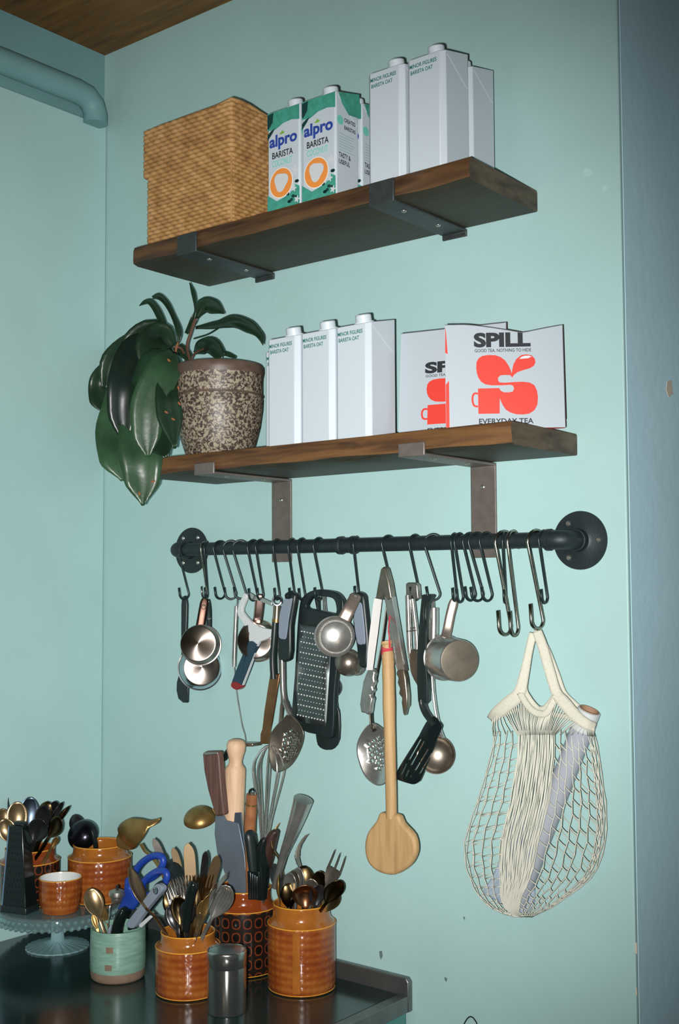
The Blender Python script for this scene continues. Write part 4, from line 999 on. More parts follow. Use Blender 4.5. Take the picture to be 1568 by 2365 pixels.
# steel ladle with tube handle
t = thing('ladle', 'steel ladle with a tube handle behind the black turner', 'ladle', at(1004, 1600, -0.06))
m = M(); tpx(m, [(1002, 1404, -0.058), (1002, 1440, -0.058), (1001, 1480, -0.058)], 0.0088, n=18); obj('tube_handle', m, STEEL, t)
m = M(); tpx(m, [(1000, 1384, -0.054), (1000, 1394, -0.056), (1001, 1405, -0.058)], 0.003); obj('hanging_eye', m, STEEL, t)
m = M(); tpx(m, [(1001, 1478, -0.058), (999, 1560, -0.056), (1005, 1630, -0.055), (1015, 1680, -0.056), (1024, 1706, -0.058)], 0.0045, n=12, flat=0.7); obj('shaft', m, STEEL, t)
p_ = at(1007, 1743, -0.058); ax = scr(p_, 0.10, -0.05, 1); R_ = 0.0335
m = M().lathe([(R_, 0), (R_+0.001, 0.0012), (R_-0.0008, 0.0016)] + [((R_-0.001)*cos(a), -0.020*sin(a)) for a in [i*pi/2/10 for i in range(11)]], p_, ax, 44)
m.lathe([(R_*cos(a), -0.0012 - 0.021*sin(a)) for a in [i*pi/2/10 for i in range(11)]], p_, ax, 44)
obj('bowl', m, STEELD, t, ang=60)

# black slotted turner
t = thing('slotted_turner', 'black plastic slotted turner with a bent neck', 'turner', at(985, 1600, -0.085))
yt = -0.084
TO = CD((385,300),(400,285),(440,300),(470,275),(515,290),(490,340),(455,420),(443,600),(440,900),(436,1100),(452,1568),(340,1568),(330,1090),(335,900),(350,700),(365,500))
TI = CD((440,345),(420,400),(405,500),(412,590),(436,610),(444,480),(452,400))
def inl(pts, s=1): return [(p.x, p.z) for p in pl(pts, yt, s)]
obj('handle', cdt(inl(TO, 2), [inl(TI, 2)], 0, lambda x, z: Vector((x, yt, z))), BLKP, t, solid=0.011, soff=1, bevel=0.003)
m = M(); tpx(m, [(975.5, 1615, yt+0.0), (977, 1628, yt), (983, 1645, yt-0.002), (996, 1664, yt-0.004), (1006, 1676, yt-0.005)], [0.0095]*13 + [0.0098]*12, n=14, flat=0.6); obj('neck', m, BLKP, t)
HO = CC((985,560),(1080,490),(1150,560),(1176,600),(1170,640),(1130,730),(1040,960),(925,1240),(895,1280),(845,1308),(780,1300),(630,1250),(613,1212),(650,1120),(760,940),(900,720))
slots = [CC((908,760),(926,768),(786,1020),(768,1012)), CC((742,1056),(756,1062),(694,1196),(680,1190)), CC((950,785),(966,793),(806,1090),(790,1080)), CC((768,1132),(782,1140),(748,1220),(734,1214)), CC((1000,880),(1016,888),(856,1150),(840,1142)), CC((1044,930),(1058,938),(910,1190),(896,1182)), CC((800,1196),(812,1202),(804,1230),(792,1226))]
obj('blade', cdt(inl(HO, 2), [inl(s, 0) for s in slots], 0, lambda x, z: Vector((x, yt-0.004 - 0.10*max(0, (1.0+ZO-0.38-z))*0, z))), BLKG, t, solid=0.0026, soff=1, bevel=0.0006)

# ================================================================== WORKTOP
ZW = -0.875 + ZO; XW = 0.1306; YW = -0.74
t = thing('worktop', 'dark glossy worktop with a steel upstand along the back wall', 'worktop', (-0.3, -0.35, 0))
obj('top_surface', M().box((XL+0.0005, YW, ZW-0.012), (XW-0.024, -0.0145, ZW)), COUNT, t)
obj('edge_strip', M().box((XW-0.0238, YW, ZW-0.030), (XW, -0.0145, ZW+0.0006)), UPST, t, bevel=0.003)
obj('upstand', M().prism([(XL+0.0005, -0.0142, ZW-0.03), (XW, -0.0142, ZW-0.03), (XW, -0.0142, ZW+0.025), (XW-0.006, -0.0142, ZW+0.0322), (XL+0.0005, -0.0142, ZW+0.0322)], (0, 0.0137, 0)), UPST, t, bevel=0.002)
obj('side_panel', M().box((XL+0.0005, YW+0.02, 0.06), (XW-0.006, -0.0145, ZW-0.0305)), BODYST, t)
obj('plinth', M().box((XL+0.0005, YW+0.06, 0.0), (XW-0.03, -0.02, 0.0595)), BLKP, t)

# ================================================================== JARS
def jar(label, c, r, h, body, neck, grp='amber storage jars', band=None, nm='storage_jar'):
    c = Vector(c); t = thing(nm, label, 'jar', c, grp)
    sh = h*0.775
    obj('body', M().lathe([(0, 0), (r*0.93, 0), (r*0.975, 0.003), (r, 0.010), (r, sh-0.003), (r*0.985, sh+0.001)], c, n=64), body, t, ang=60)
    obj('neck', M().lathe([(r*0.99, sh), (r*0.95, sh+h*0.022), (r*0.885, sh+h*0.05), (r*0.845, sh+h*0.085), (r*0.835, h*0.93), (r*0.84, h-0.003), (r*0.825, h), (r*0.79, h-0.001), (r*0.775, h-0.006), (r*0.775, h*0.8), (r*0.9, sh), (r*0.93, 0.02), (r*0.8, 0.008), (0, 0.008)], c, n=64), neck, t, ang=60)
    for rr, z, w in ((r*0.999, sh, 0.0011), (r*0.83, h-0.0002, 0.0012), (r*0.972, 0.0028, 0.0009)):
        obj('glaze_line', M().tube([c + Vector((rr*cos(a), rr*sin(a), z)) for a in [2*pi*i/64 for i in range(64)]], w, n=6, closed=True), AMBR, t)
    if band:
        d = tocam(c); a0 = atan2(d.y, d.x) - band
        g = [[c + Vector(((r+0.0003)*cos(a0+k), (r+0.0003)*sin(a0+k), z)) for z in (0.008, sh*0.5, sh-0.004)] for k in (-0.10, -0.05, 0.0, 0.05, 0.10)]
        obj('plain_stripe', M().grid(g), AMB, t)
    return c, r, h
J1 = jar('tall amber jar at the front right of the worktop, full of spoons and forks', (-0.0597, -0.0967, ZW+0.0004), 0.0650, 0.1581, AMBP, AMB, band=0.16)
J2 = jar('short amber jar beside the steel canister, crammed with forks and knives', (-0.2126, -0.2486, ZW+0.0004), 0.0608, 0.1122, AMBP, AMB)
J3 = jar('tall amber jar with black ovals holding the cleaver and rolling pin', (-0.2202, -0.0875, ZW+0.0004), 0.0650, 0.1610, AMBK, mat('amber_dark', (124, 56, 22), 0.14, coat=0.4))
ZPL = ZW + 0.0905
J4 = jar('short amber jar on the cake stand holding a black ladle', (-0.5950, -0.1440, ZPL+0.0004), 0.0680, 0.1165, AMBP, AMB)
J5 = jar('amber jar with black pattern at far left, full of dark spoons', (-0.6900, -0.2560, ZPL+0.0004), 0.0625, 0.1140, AMBK, mat('amber_dark', (124, 56, 22), 0.14, coat=0.4))
# small white-lined pot
c = Vector((-0.5810, -0.2600, ZPL+0.0004)); r = 0.0440; h = 0.0690
t = thing('small_pot', 'small amber pot with a white inside, empty, on the cake stand', 'pot', c)
obj('body', M().lathe([(0, 0), (r*0.84, 0), (r*0.88, 0.002), (r*0.90, 0.01), (r*0.97, 0.02), (r, 0.035), (r, h-0.002), (r*0.985, h)], c, n=56), AMBP, t, ang=60)
obj('white_lining', M().lathe([(r*0.985, h), (r*0.95, h+0.0008), (r*0.93, h-0.003), (r*0.93, 0.02), (r*0.8, 0.006), (0, 0.006)], c, n=56), WHT, t, ang=60)
obj('glaze_line', M().tube([c + Vector((r*0.99*cos(a), r*0.99*sin(a), h)) for a in [2*pi*i/56 for i in range(56)]], 0.001, n=6, closed=True), AMBR, t)
# celadon pot
GP = Vector((-0.3823, -0.2740, ZW+0.0004)); r = 0.0542; h = 0.0967
t = thing('stoneware_pot', 'pale green stoneware pot with a bare brown foot, holding scissors and spoons', 'pot', GP)
obj('body', M().lathe([(r*0.985, 0.0185), (r, 0.021), (r*1.0, 0.05), (r*0.985, h-0.004), (r*0.97, h), (r*0.93, h), (r*0.92, h-0.006), (r*0.92, 0.012), (0, 0.010)], GP, n=64), MUGG, t, ang=60)
obj('foot', M().lathe([(0, 0), (r*0.90, 0), (r*0.965, 0.004), (r*0.985, 0.012), (r*0.985, 0.0187)], GP, n=64), MUGB, t, ang=60)
for zc_, da in ((0.066, -0.30), (0.033, -0.34)):
    d = tocam(GP); a0 = atan2(d.y, d.x) + da
    g = [[GP + Vector(((r*0.999+0.0004)*cos(a0+k), (r*0.999+0.0004)*sin(a0+k), zc_+z)) for z in (-0.0055, 0, 0.0055)] for k in (-0.13, -0.06, 0, 0.06, 0.13)]
    obj('stamped_mark', M().grid(g), MUGB, t)
# canister
c = Vector((-0.0827, -0.2765, ZW+0.0004)); r = 0.0360; h = 0.1095
t = thing('canister', 'polished steel canister with a lid at the front of the worktop', 'canister', c)
obj('body', M().lathe([(0, 0), (r*0.96, 0), (r*0.985, 0.002), (r*0.985, h*0.74)], c, n=64), CANST, t, ang=50)
obj('lid', M().lathe([(r*0.985, h*0.735), (r, h*0.74), (r, h-0.004), (r*0.985, h-0.001), (r*0.95, h), (r*0.91, h-0.0018), (0, h-0.0012)], c, n=64), CANST, t, ang=50)

# cake stand
SC = Vector((-0.6329, -0.2255, ZW+0.0004)); RPL = 0.1255
t = thing('cake_stand', 'clear cut-glass cake stand with a beaded rim, far left of the worktop', 'cake stand', SC)
ft = M(); rows = []
for rr, z in ((0.066, 0.0), (0.0655, 0.003), (0.05, 0.006), (0.03, 0.009), (0.014, 0.014), (0.012, 0.04), (0.014, 0.076), (0.03, 0.0855)):
    rows.append([SC + Vector((rr*(1+0.014*cos(24*a))*cos(a), rr*(1+0.014*cos(24*a))*sin(a), z*(1+0.05*cos(24*a)))) for a in [2*pi*i/144 for i in range(144)]])
ft.grid(rows, closed=True); ft.fan(list(reversed(rows[0]))); obj('foot', ft, GLASSR, t, ang=60)
obj('plate', M().lathe([(0, 0.0852), (0.03, 0.0852), (RPL-0.006, 0.0852), (RPL-0.002, 0.070), (RPL-0.001, 0.066), (RPL+0.002, 0.066), (RPL+0.002, 0.086), (RPL-0.001, 0.0905), (0, 0.0905)], SC, n=96), GLASS, t, ang=40)
bd0 = None
for k in range(56):
    a = 2*pi*k/56
    for zz, ph in ((0.0685, 0), (0.0805, 0.5)):
        aa = a + ph*2*pi/56; q = SC + Vector(((RPL+0.0045)*cos(aa), (RPL+0.0045)*sin(aa), zz))
        if bd0 is None:
            bd0 = obj('bead', M().lathe([(0, -0.005), (0.0035, -0.0036), (0.005, 0), (0.0035, 0.0036), (0, 0.005)], q, (0, 0, 1), 8), GLASS, t, ang=180); b0 = q
        else:
            b = bd0.copy(); COL.objects.link(b); b.parent = t; b.location = q - b0
# black box grater standing on the stand
q = atz(48, 2096, ZPL)


# ================================================================== CUTLERY
def frame(tip, base, face):
    tip, base = Vector(tip), Vector(base); z = (tip-base).normalized()
    f = scr(tip, *face); y = -(f - z*f.dot(z)).normalized(); x = y.cross(z)
    return tip, x, y, z, (tip-base).length
def spoon(label, tip, base, bl, bw, mt, face=(0, 0, 1), depth=0.007, hw=(0.0032, 0.007), bend=0.0, grp=None, nm='spoon', cat='spoon', tk=0.0012):
    T, x, y, z, L = frame(tip, base, face); rows = []
    n1, n2 = 12, 12
    for i in range(n1+1):
        s = i/n1; w = bw*max(0.06, sin(pi*min(1, s**0.85*0.97+0.03)))**0.72
        if s > 0.75: w = max(w, hw[0])
        dz = sin(pi*s)**0.8*depth if s < 1 else 0
        rows.append([T - z*(bl*s) + x*(w*u) + y*(dz*(1-u*u)) for u in (-1, -0.7, -0.35, 0, 0.35, 0.7, 1)])
    for i in range(1, n2+1):
        s = i/n2; w = hw[0] + (hw[1]-hw[0])*s**1.5
        if i == n2: w *= 0.55
        o = y*(-bend*sin(pi*s) + 0.004*sin(pi*min(1, s*2)))
        rows.append([T - z*(bl + (L-bl)*s) + x*(w*u) + o - y*(0.0008*(1-u*u)) for u in (-1, -0.7, -0.35, 0, 0.35, 0.7, 1)])
    return tag(obj(nm, M().grid(rows), mt, solid=tk, ang=180, org=base), label, cat, grp)
def fork(label, tip, base, mt, face=(0, 0, 1), hl=0.055, w=0.0125, bend=0.012, grp=None, tines=4):
    T, x, y, z, L = frame(tip, base, face); m = M()
    tl = hl*0.62
    def off(s): return y*(-bend*(1-s/hl)**2*0.9 + bend*0.5*sin(pi*min(1, s/hl)))   # s from the tip
    for k in range(tines):
        u = (k/(tines-1)*2-1)*(w-0.0014)
        P = [T - z*s + x*(u*(0.90+0.10*s/tl)) + off(s) for s in (0, tl*0.2, tl*0.5, tl*0.8, tl*1.1)]
        m.tube(P, [0.0005, 0.0011, 0.0014, 0.0015, 0.0015], n=6)
    rows = []
    for s, ww in ((tl*0.95, w), (tl*1.1, w), (hl*0.85, w*0.86), (hl, w*0.5), (hl*1.12, 0.0032), (hl*1.3, 0.0028)):
        rows.append([T - z*s + x*(ww*u) + off(min(s, hl)) + y*(0.002*(1-u*u)) for u in (-1, -0.5, 0, 0.5, 1)])
    for i in range(1, 9):
        s = i/8; ww = 0.0028 + 0.0045*s**1.6
        if i == 8: ww *= 0.5
        rows.append([T - z*(hl*1.3 + (L-hl*1.3)*s) + x*(ww*u) + off(hl) for u in (-1, -0.5, 0, 0.5, 1)])
    g = M().grid(rows); th = y*0.0016
    m.add(g.v, g.f); n0 = len(rows[0]); m.add([v + th for v in g.v], [tuple(reversed(f)) for f in g.f])
    return tag(obj('fork', m, mt, ang=60, org=base), label, 'fork', grp)
def knife(label, tip, base, bl, bw, mt, face=(0, 0, 1), grp=None, hm=None, hwid=0.008):
    T, x, y, z, L = frame(tip, base, face)
    B = Vector(base)
    t = thing('table_knife', label, 'knife', B, grp)
    blade = [T, T - z*bl*0.04 + x*bw*0.35, T - z*bl*0.14 + x*bw*0.8, T - z*bl*0.35 + x*bw, T - z*bl*0.9 + x*bw*0.9, T - z*bl + x*bw*0.4, T - z*bl - x*bw*0.4, T - z*bl*0.9 - x*bw*0.75, T - z*bl*0.2 - x*bw*0.75, T - z*bl*0.05 - x*bw*0.5]
    obj('blade', M().prism(spline(blade, 3, True), y*0.0013), mt, t, bevel=0.0004)
    obj('handle', M().tube([T - z*(bl*0.98) , T - z*(bl*1.03), T - z*(bl + (L-bl)*0.6), T - z*L*0.995], [0.003, 0.004, hwid*0.62, hwid*0.66], n=12), hm or mt, t)
    return t
def inj(J, dx, dy, dz=0.014): return J[0] + Vector((dx, dy, dz))
G1 = 'cutlery in the tall front amber jar'
fork('fork seen from its side, tines bent left, top of the tall amber jar', at(691, 1928, -0.085), inj(J1, 0.012, 0.0), STEELD, (1, 0.2, 0.35), 0.062, 0.012, 0.018)
fork('large three-tined fork leaning right out of the tall amber jar', at(788, 1968, -0.09), inj(J1, -0.03, -0.01), STEELD, (-0.3, 0.0, 1), 0.066, 0.0145, 0.006, None, 3)
spoon('dark brown spoon lying out to the right over the tall amber jar rim', at(786, 2034, -0.115), inj(J1, -0.025, 0.0, 0.05), 0.062, 0.018, mat('aged_bronze', (88, 72, 48), 0.3, 1.0), (0.1, -0.7, 0.7))
spoon('greenish tarnished spoon at the right inside of the tall amber jar', at(774, 2048, -0.088), inj(J1, -0.02, 0.0), 0.056, 0.02, mat('green_tarnish', (120, 112, 74), 0.35, 1.0), (-0.2, 0.0, 1))
spoon('round bronze scoop at the front of the tall amber jar', at(703, 2045, -0.142), inj(J1, 0.0, 0.02), 0.05, 0.0245, COPPER, (0, 0.2, 1), 0.012)
spoon('silver spoon tilted right in the middle of the tall amber jar', at(690, 2004, -0.112), inj(J1, -0.025, -0.015), 0.06, 0.0165, STEEL, (-0.5, 0.2, 0.8))
spoon('second silver spoon nested left of the middle in the tall amber jar', at(680, 2010, -0.122), inj(J1, -0.03, -0.018), 0.06, 0.0165, STEELD, (-0.5, 0.2, 0.8))
spoon('third silver spoon, lowest of the nest in the tall amber jar', at(671, 2016, -0.132), inj(J1, -0.035, -0.018), 0.058, 0.0165, STEEL, (-0.5, 0.1, 0.8))
spoon('brown spoon back turned out at the rear of the tall amber jar', at(700, 2000, -0.085), inj(J1, 0.01, 0.02), 0.06, 0.02, mat('aged_bronze', (88, 72, 48), 0.3, 1.0), (0.1, 0.1, -1))
spoon('blue-grey spoon at the left rear of the tall amber jar', at(630, 1996, -0.085), inj(J1, 0.0, 0.02), 0.058, 0.017, DARKST, (0.7, 0, 0.8))
spoon('bright brass spoon seen edge on at the left of the tall amber jar', at(644, 2020, -0.142), inj(J1, -0.03, -0.02), 0.05, 0.015, BRASS, (1, 0, 0.05), 0.006)
fork('thin brass fork edge on, rising left from the tall amber jar', at(624, 1908, -0.10), inj(J1, 0.02, 0.01), BRASS, (0.9, -0.2, 0.1), 0.06, 0.011, 0.02)
spoon('small dark spoon at the front edge of the tall amber jar', at(737, 2044, -0.118), inj(J1, 0.0, 0.0), 0.046, 0.016, DARKST, (0.3, 0, 1))

# tall patterned jar
t = thing('cleaver', 'broad cook\'s cleaver, blade down, with a brown wooden handle', 'knife', inj(J3, -0.02, -0.02))
flat('blade', CF((385,548),(432,548),(445,575),(515,592),(548,760),(570,1010),(566,1100),(500,1100),(470,960),(440,880),(395,760),(380,650)), -0.112, 0.0025, mat('blade_steel', (120, 130, 142), 0.42, 0.55, var=0.15, vscale=14), t, bevel=0.0008)
flat('handle', CF((310,195),(325,186),(398,184),(404,215),(412,330),(432,545),(385,555),(362,480),(340,400),(318,290)), -0.118, 0.017, WOODK, t, bevel=0.004, seg=3)
flat('end_cap', CF((313,200),(325,190),(396,188),(398,202),(330,210)), -0.1186, 0.0178, STEELB, t, bevel=0.002)
t = thing('chef_knife', 'dark blue-grey knife blade standing behind the cleaver', 'knife', inj(J3, 0.0, 0.02))
flat('blade', CF((432,535),(530,530),(548,700),(556,1000),(480,1000)), -0.085, 0.0022, mat('dark_blade', (84, 98, 112), 0.42, 0.5, var=0.2, vscale=14), t, bevel=0.0006)
# rolling pin
rp0, rp1 = at(546, 1707, -0.075), at(536, 1990, -0.068); ax = (rp1-rp0).normalized(); k = mpp(rp0)
pr = [(0, 0), (0.010, 0.0006), (0.0165, 0.004), (0.0192, 0.012), (0.0185, 0.024), (0.015, 0.036), (0.0132, 0.046), (0.0145, 0.052), (0.0192, 0.058), (0.0207, 0.064), (0.0207, 0.120), (0.0205, 0.20), (0.0205, 0.245), (0, 0.246)]
m = M().lathe([(a*1.03, b*1.0) for a, b in pr], rp0, ax, 40)
tag(obj('rolling_pin', m, WOODP, ang=50), 'pale wooden rolling pin with a knob end standing in the patterned jar', 'rolling pin')
m = M(); tpx(m, [(531, 1732, -0.06), (518, 1750, -0.06), (506, 1772, -0.06), (520, 1900, -0.06), (540, 2050, -0.07)], [0.010]*8 + [0.010]*5 + [0.006]*12, n=12, flat=0.6)
tag(obj('bent_spatula', m, BLKG, ang=60), 'black bent spatula handle poking out between cleaver handle and rolling pin', 'utensil')
# whisk
t = thing('whisk', 'large steel balloon whisk rising from the patterned jar', 'whisk', inj(J3, 0.02, 0.0))
A, B = at(624, 1722, -0.085), at(607, 2000, -0.088); ax = (A-B).normalized(); Lw = (A-B).length
s1 = scr(A, 1, 0, 0); s1 = (s1 - ax*s1.dot(ax)).normalized(); s2 = ax.cross(s1)
for kq in range(5):
    a = kq*pi/5 + 0.2; d = s1*cos(a) + s2*sin(a); P = []
    for i in range(29):
        th = pi*i/28; hgt = sin(th)                      # 0..1..0
        zz = Lw*(hgt**0.62); rad = 0.050*cos(th)*(0.10 + 0.90*min(1, (hgt/0.75))**1.4 if hgt < 0.75 else 1.0)
        P.append(B + ax*zz + d*rad)
    obj('wire_loop', M().tube(P, 0.0016, n=7), STEEL, t)
m = M(); m.tube([B + ax*0.02, B, B - ax*0.10], [0.007, 0.0085, 0.0085], n=14); obj('handle', m, STEELD, t)
# copper coloured handle with a black loop
t = thing('wooden_handled_tool', 'copper brown tool handle with a black hanging loop in front of the whisk', 'utensil', inj(J3, 0.012, -0.02))
m = M(); tpx(m, [(581.5, 1834, -0.115), (579, 1880, -0.114), (577, 1932, -0.113), (580, 2060, -0.112)], [0.0112]*6 + [0.0115]*6 + [0.010]*7, n=18); obj('handle', m, mat('copper_wood', (142, 92, 58), 0.35, var=0.2, vscale=60), t)
m = M(); tpx(m, [(580.5, 1856, -0.1148), (580, 1860, -0.1148)], 0.0122, n=18, smooth=1); obj('collar_ring', m, BRASS, t)
m = M(); tpx(m, [(575, 1836, -0.115), (577, 1826, -0.115), (582, 1823, -0.115), (588, 1827, -0.115), (590, 1836, -0.115)], 0.0022, n=7); obj('hanging_loop', m, BLKP, t)
def stick(nm, label, cat, pts, rad, mt, flat_=1.0, bev=None):
    m = M(); P = spline([at(*p) for p in pts], 5); n = len(P); R = [rad[min(int(i/(n-1)*(len(rad)-1)), len(rad)-2)] + (rad[min(int(i/(n-1)*(len(rad)-1))+1, len(rad)-1)] - rad[min(int(i/(n-1)*(len(rad)-1)), len(rad)-2)])*((i/(n-1)*(len(rad)-1)) % 1 if i < n-1 else 1) for i in range(n)]
    m.tube(P, R, n=14, flat=flat_); return tag(obj(nm, m, mt, ang=60), label, cat)
stick('knife_handle', 'black knife handle right of the cleaver blade', 'knife', [(574, 1924, -0.128), (578, 1932, -0.128), (584, 1980, -0.125), (592, 2070, -0.12)], [0.010, 0.0135, 0.0135, 0.010], BLKP, 0.7)
stick('knife_handle', 'dark brown rounded handle behind the thin brass fork', 'knife', [(640, 1920, -0.10), (630, 1932, -0.10), (616, 1980, -0.10), (600, 2060, -0.095)], [0.006, 0.013, 0.0165, 0.012], mat('dark_walnut', (52, 34, 28), 0.4, var=0.2), 0.8)
stick('knife_handle', 'stubby black handle between the copper handle and the jar on its right', 'knife', [(612, 1938, -0.112), (606, 1960, -0.112), (606, 2000, -0.11), (604, 2075, -0.105)], [0.008, 0.014, 0.0155, 0.012], BLKG, 0.8)
stick('tube_handle', 'thick flared polished steel handle leaning right out of the patterned jar', 'utensil', [(700.5, 1846, -0.105), (690, 1880, -0.104), (672, 1930, -0.102), (655, 1975, -0.1), (634, 2050, -0.098)], [0.0195, 0.0165, 0.012, 0.0085, 0.007], STEEL)
t = thing('slotted_turner', 'steel turner with bright vertical slots low in the patterned jar', 'turner', inj(J3, 0.01, -0.03))
for k, x_ in enumerate((577, 582, 587, 592)):
    flat('bar', [(x_-1.8, 2016+k*3), (x_+1.6, 2016+k*3), (x_+2, 2075), (x_-1.5, 2075)], -0.138, 0.0015, mat('bright_stainless', (186, 192, 200), 0.2, 1.0), t, bevel=0.0003)
flat('plate', [(571, 2012), (598, 2014), (602, 2078), (573, 2078)], -0.136, 0.001, BLKG, t, bevel=0.0003)
# brass ladle at the back
p_ = at(462, 1892, -0.075); axl = scr(p_, 0.15, -0.80, -0.55); R_ = 0.0345
t = thing('brass_ladle', 'brass ladle whose bowl sticks out left behind the cleaver handle', 'ladle', inj(J3, -0.02, 0.03))
m = M().lathe([(R_*cos(a), -R_*0.72*sin(a)) for a in [i*pi/2/12 for i in range(13)]], p_, axl, 40); m.lathe([(R_, 0), (R_*0.96, 0.0006)] + [(R_*0.95*cos(a), -R_*0.68*sin(a)) for a in [i*pi/2/12 for i in range(13)]], p_, axl, 40)
obj('bowl', m, BRASS, t)
m = M(); tpx(m, [(492, 1868, -0.075), (512, 1905, -0.072), (535, 1990, -0.07), (550, 2060, -0.075)], 0.0035, n=8, flat=0.6); obj('handle', m, BRASS, t)

# short jar in front
SF = 'silver forks bunched at the left of the short amber jar'
for i, (px, py, y) in enumerate(((389, 2036, -0.245), (399, 2031, -0.25), (410, 2027, -0.255), (421, 2022, -0.262), (394, 2042, -0.262))):
    fork(('leftmost silver fork of the bunch beside the grey peeler, tines up', 'warm toned fork, second from the left in the silver bunch, tines up', 'silver fork third from the left in the bunch, tines up', 'silver fork, rightmost of the bunch next to the golden ones', 'silver fork lower in front of the others in the silver bunch')[i], at(px, py, y), inj(J2, 0.03, -0.01+0.006*i), STEEL if i != 1 else BRONZE, (-0.35, 0.1, 1), 0.055, 0.011, 0.008, SF)
GF = 'golden forks bunched at the middle of the short amber jar'
for i, (px, py, y) in enumerate(((437, 2019, -0.25), (451, 2022, -0.262), (461, 2018, -0.27), (470, 2017, -0.255), (481, 2016, -0.262))):
    fork(('leftmost golden toned fork of the middle bunch, tines up', 'golden toned fork second from the left in the middle bunch', 'golden toned fork in the centre of the middle bunch', 'golden toned fork second from the right in the middle bunch', 'rightmost golden toned fork of the middle bunch, before the ribbed spoon')[i], at(px, py, y), inj(J2, 0.0, -0.012+0.006*i), mat('gilt_steel', (190, 160, 112), 0.25, 1.0), (0.3*(i-2)*0.4, 0.1, 1), 0.058, 0.011, 0.008, GF)
knife('wide silver butter knife leaning left behind the scissors', at(354, 1936, -0.215), inj(J2, 0.04, 0.02), 0.085, 0.0085, STEELB, (-0.3, 0.2, 1))
knife('narrow brown knife, blade up, leaning left above the forks', at(400, 1957, -0.225), inj(J2, 0.025, 0.02), 0.085, 0.0085, mat('dim_bronze', (116, 98, 72), 0.42, 0.7), (0.2, 0, 1))
knife('broad bronze knife standing highest in the short amber jar', at(434, 1947, -0.24), inj(J2, 0.012, 0.01), 0.095, 0.0125, mat('dim_bronze', (116, 98, 72), 0.42, 0.7), (0, 0, 1))
knife('dark knife just behind the broad bronze one', at(431, 1958, -0.225), inj(J2, 0.0, 0.02), 0.085, 0.0095, DARKST, (0.3, 0, 1))
knife('short dark knife leaning right of the broad bronze knife', at(475, 1966, -0.23), inj(J2, -0.01, 0.02), 0.08, 0.008, DARKST, (0.3, 0, 1))
knife('golden knife leaning right in front of the cleaver blade', at(503, 1976, -0.25), inj(J2, -0.02, 0.0), 0.09, 0.011, mat('dim_bronze', (116, 98, 72), 0.42, 0.7), (0.2, 0, 1))
stick('tool_handle', 'glossy black tool handle standing at the front of the short amber jar', 'utensil', [(449, 2038, -0.278), (445, 2050, -0.278), (436, 2090, -0.276), (428, 2150, -0.272)], [0.007, 0.0105, 0.0095, 0.008], BLKG)
stick('tool_handle', 'black handle lying behind the silver forks and the scissors', 'utensil', [(392, 1995, -0.225), (405, 2015, -0.23), (425, 2060, -0.24), (440, 2120, -0.25)], [0.012, 0.016, 0.014, 0.010], BLKP)
sp = spoon('ribbed silver serving spoon at the right of the short amber jar', at(527, 2046, -0.268), inj(J2, -0.012, -0.012), 0.078, 0.0215, STEEL, (0.15, 0.15, 1), 0.010)
T, x, y, z, L = frame(at(527, 2046, -0.268), inj(J2, -0.012, -0.012), (0.15, 0.15, 1))
for k in range(7):
    u = (k-3)/3.6
    P = []
    for i in range(1, 12):
        s = 0.06 + 0.86*i/12; w = 0.0215*max(0.06, sin(pi*min(1, s**0.85*0.97+0.03)))**0.72
        P.append(T - z*(0.078*s) + x*(w*u) + y*(sin(pi*s)**0.8*0.010*(1-u*u) - 0.0009))
    obj('rib', M().tube(P, 0.0007, n=5), STEELB, sp)
fork('fork edge on in front of the ribbed spoon, one bright tine showing', at(519, 2018, -0.285), inj(J2, -0.01, -0.02), STEEL, (1, 0, 0.1), 0.055, 0.010, 0.006)
spoon('golden spoon low at the right centre of the short amber jar', at(474, 2078, -0.262), inj(J2, 0.0, -0.01), 0.046, 0.012, BRASS, (0.3, 0, 1))
spoon('dark bronze spoon low at the left centre of the short amber jar', at(412, 2070, -0.272), inj(J2, 0.0, -0.005), 0.055, 0.017, mat('aged_bronze', (88, 72, 48), 0.3, 1.0), (-0.2, 0, 1))
spoon('dark spoon bowl turned away at the front centre of the short amber jar', at(434, 2080, -0.274), inj(J2, 0.0, -0.005), 0.05, 0.016, DARKST, (0.2, 0, -1))
spoon('pale spoon handle end rising at the front of the short amber jar', at(462, 2108, -0.275), inj(J2, 0.0, -0.005), 0.03, 0.006, BRONZE, (0, 0, 1), 0.002)
AGED = mat('aged_bronze', (88, 72, 48), 0.3, 1.0)
